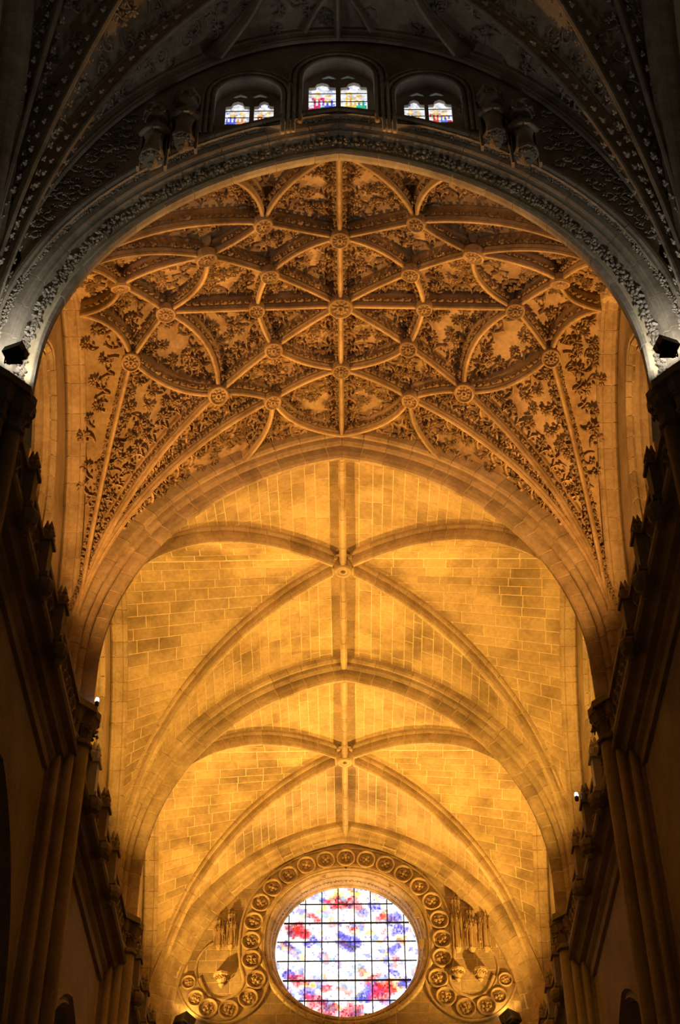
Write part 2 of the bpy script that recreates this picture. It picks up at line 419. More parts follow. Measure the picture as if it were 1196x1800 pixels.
# ------------------------------------------------------------------ plain ribbed vaults
RH = [(.22,.95),(.22,.43),(.19,.36),(.145,.36),(.125,.45),(.09,.41),(.105,.2),(.08,.05),(.04,0)]
RIBP = [(-a, b) for a, b in RH] + RH[::-1]
RIDGEP = [(-a, b) for a, b in ((.12,.95),(.12,.2),(.09,.14),(.10,.06),(.05,0))] + [(.05,0),(.10,.06),(.09,.14),(.12,.2),(.12,.95)]
def rib_voussoirs(root, path, prof, mat, vlen, name='voussoir', gap=.012):
    path = np.array(path); s = np.concatenate([[0], np.cumsum(np.linalg.norm(np.diff(path, axis=0), axis=1))])
    fr = rib_frames(path); A = np.array([a for a, _ in fr]); B = np.array([b for _, b in fr])
    def at(q): return (np.array([np.interp(q, s, path[:, i]) for i in range(3)]), (unit([np.interp(q, s, A[:, i]) for i in range(3)]), unit([np.interp(q, s, B[:, i]) for i in range(3)])))
    P = [at(q) for q in np.linspace(0, s[-1], 40)]
    v, f = sweep([p for p, _ in P], [g for _, g in P], [(a*.93, b + .02) for a, b in prof]); MB().add(v, f).build('mortar_core', 'mortar', root, True)
    q = 0
    while q < s[-1] - .05:
        q1 = min(q + vlen*random.uniform(.75,1.3), s[-1])
        if s[-1] - q1 < .3: q1 = s[-1]
        P = [at(t) for t in np.linspace(q + gap, q1 - gap, 3)]
        v, f = sweep([p for p, _ in P], [g for _, g in P], prof); MB().add(v, f).build(name, mat, root); q = q1

def boss_mesh(r, seed, hole=True):
    """carved roundel, axis -z is down into the room"""
    rr = random.Random(seed); mb = MB()
    mb.lathe([(r*.55,.35),(r,.22),(r*1.02,.05),(r*.97,-.02),(r*.86,-.04),(r*.78,.0),(r*.72,.05),(.001,.05)], (0,0,0), 20, cap=False)
    n = 8 + seed % 3
    for i in range(n):
        a = 6.283*i/n; mb.blob((r*.52*math.cos(a), r*.52*math.sin(a), .05), (r*.2, r*.11, -.09), rot('Z', a))
    mb.lathe([(r*.30,.05),(r*.3,-.03),(r*.2,-.05),(r*.14,-.02),(r*.1,.1),(.001,.1)], (0,0,0), 10, cap=False)
    return mb.mesh('boss', 'carve')

def plain_vault(bi, where, vname):
    y0, y1 = BAY[bi]; yc, hb = (y0 + y1)/2, (y1 - y0)/2
    RS = Vault(yc, 7.35, hb, 8.55, 34.52, 34.5)                    # rib soffits
    WB = Vault(yc, 7.62, hb + .1, 9.10, 35.08, 35.0)              # web surface
    ribs = thing('rib_vault', (0, yc, Z0), 'crossed ribs and ridge rib of the ' + vname, 'vault ribs', kind='structure')
    for sx in (-1, 1):
        for sy in (-1, 1):
            path = []
            for th in np.linspace(0, math.pi/2*.985, 34):
                X = math.sin(th); path.append(RS.pt(sx*X*RS.hw, sy*X*RS.hb))
            rib_voussoirs(ribs, path[1:], RIBP, 'rib', .75)
    for sy in (-1, 1):
        rib_voussoirs(ribs, [RS.pt(0, sy*t) for t in np.linspace(.2, hb + .12, 8)], RIDGEP, 'rib', 1.1)
    MB().lathe([(.2,.5),(.30,.3),(.32,.0),(.28,-.06),(.2,-.07),(.16,-.04),(.09,-.04),(.08,.06),(.001,.06)], RS.pt(0,0) - [0,0,.0], 20, cap=False).build('boss', 'rib', ribs)
    names = {('y',1): 'far web', ('y',-1): 'near web', ('x',-1): 'left web', ('x',1): 'right web'}
    for ax in ('y', 'x'):
        for sg in (-1, 1):
            root = thing('ceiling', (0 if ax == 'y' else sg*5, yc + (sg*3.5 if ax == 'y' else 0), 33), names[(ax, sg)] + ' of the ' + vname + ', laid in ashlar courses', kind='structure')
            def S(u, wv, off, sd):
                """u: angle across, wv: 0 at the diagonal, 1 at the arch; sd: half"""
                X = math.sin(u)
                if ax == 'y': x, y = sd*X*WB.hw, sg*WB.hb*(X + wv*(1-X))
                else: x, y = sg*WB.hw*(X + wv*(1-X)), sd*X*WB.hb
                p = WB.pt(x, y)
                return p + off*WB.nrm(x, y) if off else p
            mb = MB()
            for sd in (-1, 1):
                nu, nw = 30, 6; V = []; F = []
                for i in range(nu + 1):
                    for j in range(nw + 1): V.append(S(i/nu*1.50, j/nw, 0, sd))
                for i in range(nu):
                    for j in range(nw): F.append((i*(nw+1)+j, (i+1)*(nw+1)+j, (i+1)*(nw+1)+j+1, i*(nw+1)+j+1))
                mb.add(V, F)
            mb.build('mortar_bed', 'mortar', root)
            # ashlar courses
            for sd in (-1, 1):
                us = np.linspace(0, 1.46, 200); arc = np.concatenate([[0], np.cumsum([np.linalg.norm(S(us[i+1], 1, 0, sd) - S(us[i], 1, 0, sd)) for i in range(199)])])
                q = .10 if ax == 'y' else .02; row = 0
                while q < arc[-1] - .2:
                    h = random.choice((.34,.40,.46)); ua, ub = np.interp([q + .012, q + h - .012], arc, us); um = (ua + ub)/2
                    La, Lb = [np.linalg.norm(S(u_, 1, 0, sd) - S(u_, 0, 0, sd)) for u_ in (ua, ub)]; L = max(La, Lb)
                    if L > .25:
                        e = [0.0]; t = random.uniform(.3,.9)
                        while t < L - .3: e.append(t); t += random.uniform(.7,1.25)
                        e.append(L)
                        for d0, d1 in zip(e[:-1], e[1:]):
                            off = random.uniform(.006,.014)
                            wq = lambda d, L_: max(0.0, 1 - d/max(L_, .01))
                            w0a, w1a, w0b, w1b = wq(d1-.012, La), wq(d0+.012, La), wq(d1-.012, Lb), wq(d0+.012, Lb)
                            if d1 >= L - 1e-6: w0a = w0b = 0.0
                            if (w1a - w0a)*La < .03 and (w1b - w0b)*Lb < .03: continue
                            c = [S(ua, w0a, 0, sd), S(ua, max(w1a, w0a), 0, sd), S(ub, max(w1b, w0b), 0, sd), S(ub, w0b, 0, sd)]
                            n = unit(np.cross(c[2]-c[0], c[3]-c[1])); n = n if np.dot(n, -c[0]) > 0 else -n
                            cc = sum(c)/4
                            V = [p - .03*n for p in c] + [p + (off-.004)*n for p in c] + [cc + (p-cc)*.985 + off*n for p in c]
                            F = [(0,1,5,4),(1,2,6,5),(2,3,7,6),(3,0,4,7),(4,5,9,8),(5,6,10,9),(6,7,11,10),(7,4,8,11),(8,9,10,11)]
                            MB().add(V, F).build('stone', 'web', root)
                    q += h; row += 1
plain_vault(1, 'next', 'nearer plain vault just beyond the star vault')
plain_vault(2, 'last', 'farther plain vault above the rose window')

# ------------------------------------------------------------------ carved star vault
y0, y1 = BAY[0]; SYC, SHB = (y0 + y1)/2, (y1 - y0)/2
ST = Vault(SYC, 7.45, 5.12, 8.72, 34.60, 34.3)                     # rib soffits
SW = Vault(SYC, 7.75, 5.45, 9.25, 35.22, 34.9)                     # webs
star = thing('star_vault', (0, SYC, Z0), 'carved star vault with foliage webs and round bosses over the middle bay', 'vault', kind='structure')
ND = {'N0': (0, 5.12), 'N1': (0, 2.4), 'C': (0, 0), 'c': (2.4, 0), 'h': (5.0, 0), 'W': (7.45, 0), 'b': (1.97, 1.36), 'e': (3.63, 2.5), 'a': (2.07, 3.22), 'k': (6.1, 1.38), 'pA': (2.95, 5.12), 'K': (7.40, 5.05)}
SH = [(.12,1.1),(.12,.50),(.09,.44),(.075,.30),(.06,.22),(.075,.17),(.06,.12),(.045,.08),(.055,.04),(.03,-.005)]
SRIB = [(-a, b) for a, b in SH] + SH[::-1]
PLAN = []      # plan polylines of every rib
def plan_curve(p, q, bulge=(0,0), n=12, corner=False):
    p, q = np.array(p, float), np.array(q, float); m = (p + q)/2 + np.array(bulge)*2.0
    out = []
    for t in np.linspace(0, 1, n):
        if corner: t = math.sin(t*math.pi/2)
        out.append((1-t)**2*p + 2*t*(1-t)*m + t*t*q)
    return out
def corner_curve(p, n=30):
    """straight in plan from p to the corner, evenly spaced along the curve"""
    p = np.array(p, float); k = np.array(ND['K']); x0 = math.asin(p[0]/ST.hw)
    return [p + (k - p)*((math.sin(th)*ST.hw - p[0])/(k[0] - p[0])) for th in np.linspace(x0, math.asin(k[0]/ST.hw), n)]
EDG = [('N1','N0',(0,0)),('C','N1',(0,0)),('C','c',(0,0)),('c','h',(0,0)),('C','b',(0,0)),('b','e',(0,0)),('e','K',None),('a','K',None),('k','K',None),
       ('a','N1',(0,-.06)),('N1','b',(.1,.16)),('a','N0',(.28,.18)),('a','pA',(-.24,.10)),('a','e',(-.03,-.08)),('b','c',(.05,.05)),
       ('e','h',(-.38,-.18)),('e','k',(.05,.26)),('h','k',(0,0)),('k','W',(-.24,-.22))]
seen = set(); CROCK = []; RIBLINES = []
for sx in (-1, 1):
    for sy in (-1, 1):
        for A, B, bl in EDG:
            pts = corner_curve(ND[A]) if bl is None else plan_curve(ND[A], ND[B], bl)
            pts = [(p[0]*sx, p[1]*sy) for p in pts]
            key = tuple(np.round(pts[len(pts)//2], 2) + 0.0)
            if key in seen: continue
            seen.add(key)
            path = np.array([ST.pt(*p) for p in pts]); fr = rib_frames(path)
            v, f = sweep(path, fr, SRIB); MB().add(v, f).build('rib', 'carve', star, False)
            PLAN.append(np.array(pts)); RIBLINES.append((np.array(pts), path, fr, B))
BOSSES = [('C',.36),('N1',.275),('c',.235),('h',.285),('b',.27),('e',.30),('a',.265),('k',.28)]
bseen = set(); BM = {}
for nm, r in BOSSES:
    BM[nm] = boss_mesh(r, len(nm) + int(r*100), True)
    for sx in (-1, 1):
        for sy in (-1, 1):
            p = (ND[nm][0]*sx, ND[nm][1]*sy); key = (round(p[0],2)+0.0, round(p[1],2)+0.0)
            if key in bseen: continue
            bseen.add(key); P = ST.pt(*p); n = ST.nrm(*p, .3)
            link('boss', BM[nm], star, frame4(P + n*.07, (1,0,0), -n))
# webs
mb = MB()
for ax in ('y', 'x'):
    for sg in (-1, 1):
        for sd in (-1, 1):
            nu, nw = 36, 10; V = []; F = []
            for i in range(nu + 1):
                X = math.sin(i/nu*1.55)
                for j in range(nw + 1):
                    wv = j/nw; V.append(SW.pt(sd*X*SW.hw, sg*SW.hb*(X + wv*(1-X))) if ax == 'y' else SW.pt(sg*SW.hw*(X + wv*(1-X)), sd*X*SW.hb))
            for i in range(nu):
                for j in range(nw): F.append((i*(nw+1)+j, (i+1)*(nw+1)+j, (i+1)*(nw+1)+j+1, i*(nw+1)+j+1))
            MB().add(V, F).build('web', 'carve', star)
# crockets along ribs and cusped fringe on the webs
sc_cr = Scatter('crocket', star, 300); sc_cu = Scatter('cusped_arch', star, 300)
for pts, path, fr, B in RIBLINES:
    s = np.concatenate([[0], np.cumsum(np.linalg.norm(np.diff(path, axis=0), axis=1))])
    for side in (-1, 1):
        q = .28
        while q < s[-1] - .15:
            p = np.array([np.interp(q, s, path[:, i]) for i in range(3)]); i = min(int(np.searchsorted(s, q)), len(s)-1)
            t = unit(path[i] - path[i-1]); a, b = fr[i]
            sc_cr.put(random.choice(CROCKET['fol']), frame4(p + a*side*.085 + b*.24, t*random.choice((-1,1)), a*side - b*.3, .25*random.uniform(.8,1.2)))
            q += .21
        q = .45
        while q < s[-1] - .3:
            i = min(int(np.searchsorted(s, q)), len(s)-1)
            xy = np.array([np.interp(q, s, pts[:, k]) for k in range(2)]); t2 = unit(pts[i] - pts[i-1]); nn = np.array([-t2[1], t2[0]])*side
            xw = (xy + nn*.13)*np.array([SW.hw/ST.hw, SW.hb/ST.hb])
            if abs(xw[0]) < 7.0 and abs(xw[1]) < 5.2:
                P = SW.pt(*xw); n = SW.nrm(*xw); e = SW.pt(*(xw + nn*.05)) - P
                y = unit(e); x = np.cross(y, n)
                sc_cu.put(CUSP['carve'], frame4(P, x, n, (.54,.54,1.1)))
            q += .54
sc_cr.done(); sc_cu.done()
# leaf sprigs and scrolls on the webs
ALLP = np.vstack([np.vstack([p[:-1] + (p[1:] - p[:-1])*t for t in (0,.5)]) for p in PLAN]) * np.array([SW.hw/ST.hw, SW.hb/ST.hb])
PATCH = [(sx*x, sy*y, r) for sx in (-1,1) for sy in (-1,1) for x, y, r in ((4.75,1.15,.55),(1.0,4.1,.34),(1.0,2.75,.0),(.95,1.35,.2),(3.1,.55,.2),(3.3,3.0,.0))]
sc_sp = Scatter('leaf_sprig', star, 300); sc_sc = Scatter('scroll', star, 300); taken = []
for ax in ('y', 'x'):
    for sg in (-1, 1):
        for sd in (-1, 1):
            for i in range(1300):
                u = random.uniform(.02, 1.40); X = math.sin(u); wv = random.uniform(.03,.97)
                xy = np.array([sd*X*SW.hw, sg*SW.hb*(X + wv*(1-X))]) if ax == 'y' else np.array([sg*SW.hw*(X + wv*(1-X)), sd*X*SW.hb])
                P = SW.pt(*xy)
                d = np.linalg.norm(ALLP - xy, axis=1); j = int(np.argmin(d)); low = P[2] < 32.2
                if d[j] < (.10 if low else .22) or abs(xy[0]) > 7.44: continue
                if any((xy[0]-a)**2 + (xy[1]-b)**2 < r*r for a, b, r in PATCH): continue
                sp = .34 if low else .40
                if taken and np.min(np.linalg.norm(np.array(taken) - P, axis=1)) < sp: continue
                taken.append(P); n = SW.nrm(*xy); away = unit(xy - ALLP[j]); e = SW.pt(*(xy + away*.05)) - P
                if low and random.random() < .75:
                    side = np.cross(unit([0,0,1.0] - n*n[2]), n)
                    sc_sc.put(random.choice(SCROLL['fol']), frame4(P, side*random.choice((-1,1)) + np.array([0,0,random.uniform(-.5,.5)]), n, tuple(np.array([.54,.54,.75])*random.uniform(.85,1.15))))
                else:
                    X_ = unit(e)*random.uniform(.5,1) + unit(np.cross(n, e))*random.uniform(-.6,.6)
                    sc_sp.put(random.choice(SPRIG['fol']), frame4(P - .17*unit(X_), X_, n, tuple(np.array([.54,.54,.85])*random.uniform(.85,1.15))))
sc_sp.done(); sc_sc.done()


# ------------------------------------------------------------------ floodlights
def floodlight(p, aim, label, group=None, lamp=None, size=.22, mat_lens='lens_warm', lens=True, stand=0):
    """black box lamp on a yoke; lamp = (power, colour, cone, blend)"""
    p = np.array(p, float); aim = unit(aim)
    root = thing('floodlight', p, label, 'floodlight', group)
    x = unit(np.cross(aim, (0,0,1)) if abs(aim[2]) < .98 else (1,0,0)); y = np.cross(aim, x); R3 = np.stack([x, y, aim], 1)
    c = p + np.array([0,0,size*1.15])
    MB().box(c, (size, size*.8, size*.55), R3).box(c - aim*size*.7, (size*.7, size*.5, size*.2), R3).build('housing', 'black', root)
    mb = MB(); b0 = p + np.array([0,0,.02])
    mb.tube([c - x*size*1.1, p - x*size*1.1 + [0,0,.03], p + x*size*1.1 + [0,0,.03], c + x*size*1.1], .022, 5); mb.box(b0, (size*.8, size*.5, .02)); mb.build('bracket', 'black', root)
    if stand: MB().lathe([(.16,-stand),(.16,-stand+.03),(.03,-stand+.05),(.03,.02)], p, 8).build('stand', 'black', root)
    if lens: MB().box(c + aim*size*.57, (size*.85, size*.65, .012), R3).build('lens', mat_lens, root)
    if lamp:
        ld = bpy.data.lights.new('floodlight_beam', 'SPOT'); ld.energy = lamp[0]; ld.color = lamp[1]; ld.spot_size = math.radians(lamp[2]); ld.spot_blend = lamp[3]; ld.shadow_soft_size = .12
        lo = bpy.data.objects.new('floodlight_beam', ld); COL.objects.link(lo); lo.parent = root; lo.matrix_parent_inverse = INV[root.name]
        q = c + aim*(size*.62 + .03); lo.matrix_basis = Matrix.Translation(Vector(q)) @ Vector(-aim).to_track_quat('Z', 'Y').to_matrix().to_4x4()
    return root
for x, y, z, pw, colr, aim, cone, bl, nm in LAMPS:
    sd = 'left' if x < 0 else 'right'
    floodlight((x, y, 23.95), aim, {'ornate': 'black floodlight behind the %s balustrade of the star vault bay', 'plain': 'black floodlight behind the %s balustrade of the nearer plain bay', 'far': 'black floodlight behind the %s balustrade of the bay by the rose'}[nm] % sd, 'gallery floodlights', (pw, colr, cone, bl), .18, stand=.86)
WHITE = (1.0, 0.93, 0.80)
for sx in (-1, 1):
    floodlight((sx*6.92, 21.3, 24.72), (-sx*.12, .30, 1), 'black floodlight on the %s capital of the grey arch' % ('left' if sx < 0 else 'right'), 'floodlights on the grey arch capitals', (200, WHITE, 150, .6), .215, 'lens_white')
    floodlight((sx*6.2, 55.65, 25.8), (-sx*.25, .25, 1), 'black box lamp at the lower %s of the rose window wall' % ('left' if sx < 0 else 'right'), 'box lamps below the rose wall', (90, WARM_B, 130, .6), .33)

# ------------------------------------------------------------------ piers with capitals
SHAFTS = [(6.98, 0, .24), (7.18, -.46, .17), (7.18, .46, .17), (7.42, -.80, .15), (7.42, .80, .15), (7.78, -1.06, .2), (7.78, 1.06, .2), (8.2, -1.3, .16), (8.2, 1.3, .16)]
def pier(sx, Y, label):
    root = thing('pier', (sx*8.1, Y, -1.6), label, 'pier', 'clustered nave piers', 'structure')
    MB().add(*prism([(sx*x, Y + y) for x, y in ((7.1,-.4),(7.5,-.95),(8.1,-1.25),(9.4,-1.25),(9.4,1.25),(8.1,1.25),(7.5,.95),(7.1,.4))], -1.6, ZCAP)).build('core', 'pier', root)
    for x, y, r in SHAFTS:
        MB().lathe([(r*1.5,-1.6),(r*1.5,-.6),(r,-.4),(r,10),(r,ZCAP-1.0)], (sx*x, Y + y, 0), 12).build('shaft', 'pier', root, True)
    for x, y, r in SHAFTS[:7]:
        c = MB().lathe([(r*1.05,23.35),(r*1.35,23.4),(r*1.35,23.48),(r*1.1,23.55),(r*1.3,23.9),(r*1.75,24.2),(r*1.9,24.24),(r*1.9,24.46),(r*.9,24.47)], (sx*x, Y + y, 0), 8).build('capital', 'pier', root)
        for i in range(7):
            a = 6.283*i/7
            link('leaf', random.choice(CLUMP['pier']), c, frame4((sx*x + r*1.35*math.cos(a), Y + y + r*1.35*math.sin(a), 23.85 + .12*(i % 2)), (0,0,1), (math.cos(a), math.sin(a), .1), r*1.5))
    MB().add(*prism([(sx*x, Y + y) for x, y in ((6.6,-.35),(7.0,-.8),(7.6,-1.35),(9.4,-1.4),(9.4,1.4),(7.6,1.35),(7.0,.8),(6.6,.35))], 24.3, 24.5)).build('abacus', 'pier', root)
    return root
def prism(poly, z0, z1):
    n = len(poly); V = [(x, y, z0) for x, y in poly] + [(x, y, z1) for x, y in poly]
    return V, [tuple(range(n))[::-1], tuple(range(n, 2*n))] + [(i, (i+1) % n, n + (i+1) % n, n + i) for i in range(n)]
for sx in (-1, 1):
    sd = 'left' if sx < 0 else 'right'
    pier(sx, Y1, 'dark clustered pier carrying the %s foot of the grey arch' % sd)
    pier(sx, Y2, 'dark clustered pier at the %s between star vault and plain vault' % sd)
    pier(sx, Y3, 'dark clustered pier at the %s between the two plain vaults' % sd)
    pier(sx, Y4 + .4, 'dark clustered pier at the %s corner of the rose wall' % sd)

# ------------------------------------------------------------------ nave side walls, wall ribs, cornices, balustrades
def pointed(hw, zs, R, n=14):
    """half pointed arch outline (u, z) from left foot over apex to right foot"""
    c = R - hw; am = math.acos(c/R); L = [(-(R*math.cos(am*i/n) - c), zs + R*math.sin(am*i/n)) for i in range(n+1)]
    return L + [(-a, b) for a, b in L[-2::-1]]
NAMEB = ['star vault bay', 'nearer plain bay', 'bay beside the rose wall']
def quatrefoil(mb, c, r, X, Z, tr):
    for k in range(4):
        a0 = k*math.pi/2; cc = c + .5*r*(math.cos(a0)*X + math.sin(a0)*Z)
        mb.tube([cc + .48*r*(math.cos(a0 + t)*X + math.sin(a0 + t)*Z) for t in np.linspace(-1.9, 1.9, 7)], tr, 4)
for bi, (ya, yb) in enumerate(BAY):
    yc, hb = (ya + yb)/2, (yb - ya)/2
    for sx in (-1, 1):
        sd = 'left' if sx < 0 else 'right'
        to3 = lambda u, v, t: (sx*t, yc + u, v)
        # lower wall with the arcade arch
        op = pointed(3.3, 14.5, 4.6); op = [(-3.3, -1.6)] + op + [(3.3, -1.6)]
        outer = [(-hb-.4,-1.6)] + op + [(hb+.4,-1.6),(hb+.4,22.45),(-hb-.4,22.45)]
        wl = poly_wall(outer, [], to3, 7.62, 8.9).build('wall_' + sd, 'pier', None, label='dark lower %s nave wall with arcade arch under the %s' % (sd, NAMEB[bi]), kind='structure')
        arc = [np.array([sx*7.62, yc + a, b]) for a, b in op]; fr = []
        for i in range(len(arc)):
            t = unit(arc[min(i+1, len(arc)-1)] - arc[max(i-1,0)]); fr.append(((sx,0,0), np.cross((1,0,0), t)))
        v, f = sweep(arc, fr, [(-.02,.42),(-.14,.40),(-.16,.30),(-.05,.24),(-.05,.16),(-.10,.08),(.02,.0)]); MB().add(v, f).build('arcade_moulding', 'pier', wl)
        # cornice and gallery floor
        CP = [(8.15,23.08),(7.0,23.08),(6.93,23.04),(6.9,22.96),(6.95,22.88),(7.12,22.82),(7.18,22.72),(7.22,22.62),(7.38,22.56),(7.40,22.42),(7.5,22.3),(7.52,22.05),(7.62,22.0),(8.15,22.0)]
        v, f = sweep([np.array([0, y, 0]) for y in (ya - .1, yb + .1)], [((sx,0,0),(0,0,1))]*2, CP, True)
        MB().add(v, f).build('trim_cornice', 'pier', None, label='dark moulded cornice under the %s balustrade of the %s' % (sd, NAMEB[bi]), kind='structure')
        # balustrade
        bal = thing('balustrade', (sx*7.05, yc, 23.08), 'dark pierced stone balustrade on the %s gallery of the %s' % (sd, NAMEB[bi]), 'balustrade', 'gallery balustrades')
        ys, ye = ya + .35, yb - .35
        MB().box((sx*7.06, (ys+ye)/2, 24.28), (.10, (ye-ys)/2, .07)).box((sx*7.06, (ys+ye)/2, 24.38), (.06, (ye-ys)/2, .03)).build('top_rail', 'pier', bal)
        MB().box((sx*7.06, (ys+ye)/2, 23.15), (.12, (ye-ys)/2, .07)).build('bottom_rail', 'pier', bal)
        n = int((ye-ys)/.78)
        for i in range(n):
            yy = ys + (i+.5)*(ye-ys)/n; mb = MB(); quatrefoil(mb, np.array([sx*7.06, yy, 23.72]), .44, np.array([0,1.,0]), np.array([0,0,1.]), .045)
            mb.tube([(sx*7.06, yy-.38, 23.22),(sx*7.06, yy+.38, 24.2)], .03, 4).tube([(sx*7.06, yy+.38, 23.22),(sx*7.06, yy-.38, 24.2)], .03, 4); mb.build('tracery_panel', 'pier', bal)
        for j, py in enumerate((ya + 1.5, ya + 3.8, ya + 6.15)):
            mt = 'white' if (bi == 1 and j == 0) else 'pier'
            po = MB().box((sx*7.0, py, 23.70), (.19,.19,.56)).box((sx*6.99, py, 23.15), (.25,.25,.06)).box((sx*6.99, py, 24.25), (.24,.24,.05)).build('post', mt, bal)
            MB().lathe([(.03,22.42),(.10,22.46),(.13,22.56),(.10,22.62),(.22,22.72),(.27,22.86),(.27,22.98),(.22,23.1)], (sx*6.86, py, 0), 8).build('corbel', 'pier', po)
            mb = MB()
            for k in range(4):
                a = k*math.pi/2 + .785; mb.lathe([(.07,24.3),(.09,24.5),(.05,24.56),(.08,24.62),(.01,24.85)], (sx*7.0 + .19*math.cos(a), py + .19*math.sin(a), 0), 5)
            mb.lathe([(.18,24.3),(.17,24.45),(.10,24.5),(.12,24.6),(.06,24.68),(.08,24.76),(.015,25.0)], (sx*7.0, py, 0), 6).build('pinnacle', mt, po)
        # clerestory wall, wall rib and window
        hq = hb + .3
        VA = Vault(yc, 7.6, hb + .08, 9.0, 35.0, 34.9)
        qs = [(hb*math.sin(t)*.995, VA.Q(hb*math.sin(t)*.995)) for t in np.linspace(0, math.pi/2, 24)]
        outl = [(-u, z) for u, z in qs[::-1]] + qs[1:]
        wo = pointed(2.5, 28.6, 4.6, 10); wo = [(-2.5, 25.0)] + wo + [(2.5, 25.0)]
        cw = poly_wall([(-hb-.5, 23.0), (hb+.5, 23.0), (hb+.5, 36), (-hb-.5, 36)], [wo[::-1]], to3, 8.12, 8.7).build('wall_' + sd, 'wall', None, label='%s clerestory wall with a pointed window in the %s' % (sd, NAMEB[bi]), kind='structure')
        for k, (inset, xx) in enumerate(((0.0, 8.12), (.22, 8.3), (.42, 8.5))):
            arc = [np.array([sx*xx, yc + a*(1 - inset/2.5), b - inset*.6]) for a, b in wo]; fr = []
            for i in range(len(arc)):
                t = unit(arc[min(i+1, len(arc)-1)] - arc[max(i-1,0)]); fr.append(((sx,0,0), np.cross((1,0,0), t)))
            JP = [(-.08,.30),(-.13,.22),(-.12,.14),(-.05,.12),(-.04,.06),(-.09,.02),(.0,-.05),(.1,.0)]
            if k == 0:
                v, f = sweep(arc, fr, [(a + .02, b + .01) for a, b in JP]); MB().add(v, f).build('jamb_mortar', 'mortar', cw)
                P_ = np.array(arc); s_ = np.concatenate([[0], np.cumsum(np.linalg.norm(np.diff(P_, axis=0), axis=1))]); FB = np.array([b for _, b in fr]); q_ = 0.0
                while q_ < s_[-1] - .1:
                    q2 = min(q_ + random.uniform(.4,.7), s_[-1]); T_ = np.linspace(q_ + .012, q2 - .012, 3)
                    v, f = sweep([np.array([np.interp(t, s_, P_[:, i]) for i in range(3)]) for t in T_], [((sx,0,0), unit([np.interp(t, s_, FB[:, i]) for i in range(3)])) for t in T_], JP); MB().add(v, f).build('jamb_stone', 'wall', cw); q_ = q2
            else:
                v, f = sweep(arc, fr, JP); MB().add(v, f).build('jamb_moulding', 'wall', cw)
        win = thing('window_%d' % (bi*2 + (1 if sx > 0 else 0) + 5), (sx*8.6, yc, 24.6), 'dim leaded clerestory window in the %s wall of the %s' % (sd, NAMEB[bi]), kind='structure')
        gv = [(sx*8.62, yc + a*.86, b - .25) for a, b in wo]; g = MB().add(gv, [tuple(range(len(gv)))]).build('pane', 'glass_dim', win); colour_faces(g, lambda c: (.9,.5,.2))
        for k in (-1.2, 0, 1.2): MB().box((sx*8.56, yc + k, 27.2), (.08,.07,2.9)).build('mullion', 'wall', win)
        # wall rib with voussoirs
        wr = thing('wall_rib', (sx*7.7, yc, ZCAP), 'vertical-looking wall rib along the %s side of the %s' % (sd, NAMEB[bi]), 'wall rib', 'wall ribs of the vaults', 'structure')
        full = [(-hb*.995, ZCAP)] + outl + [(hb*.995, ZCAP)]
        path = np.array([(sx*7.55, yc + u, z) for u, z in full]); s = np.concatenate([[0], np.cumsum(np.linalg.norm(np.diff(path, axis=0), axis=1))])
        def at(q):
            p = np.array([np.interp(q, s, path[:, i]) for i in range(3)]); a = np.array([np.interp(max(q-.08,0), s, path[:, i]) for i in range(3)]); b = np.array([np.interp(min(q+.08,s[-1]), s, path[:, i]) for i in range(3)])
            t = unit(b - a); return p, ((sx,0,0), np.cross((1,0,0), t))
        WP = [(-.04,.5),(-.04,.02),(.02,-.04),(.10,-.03),(.14,.02),(.22,.02),(.36,.02),(.40,-.03),(.48,-.02),(.52,.05),(.56,.12),(.6,.5)]
        P = [at(q) for q in np.linspace(0, s[-1], 60)]; v, f = sweep([p for p, _ in P], [g_ for _, g_ in P], [(a*.96 + .01, b + .02) for a, b in WP]); MB().add(v, f).build('mortar_core', 'mortar', wr, True)
        q = 0
        while q < s[-1] - .05:
            q1 = min(q + random.uniform(.5,.95), s[-1])
            P = [at(t) for t in np.linspace(q + .012, q1 - .012, 3)]; v, f = sweep([p for p, _ in P], [g_ for _, g_ in P], WP); MB().add(v, f).build('voussoir', 'rib', wr); q = q1

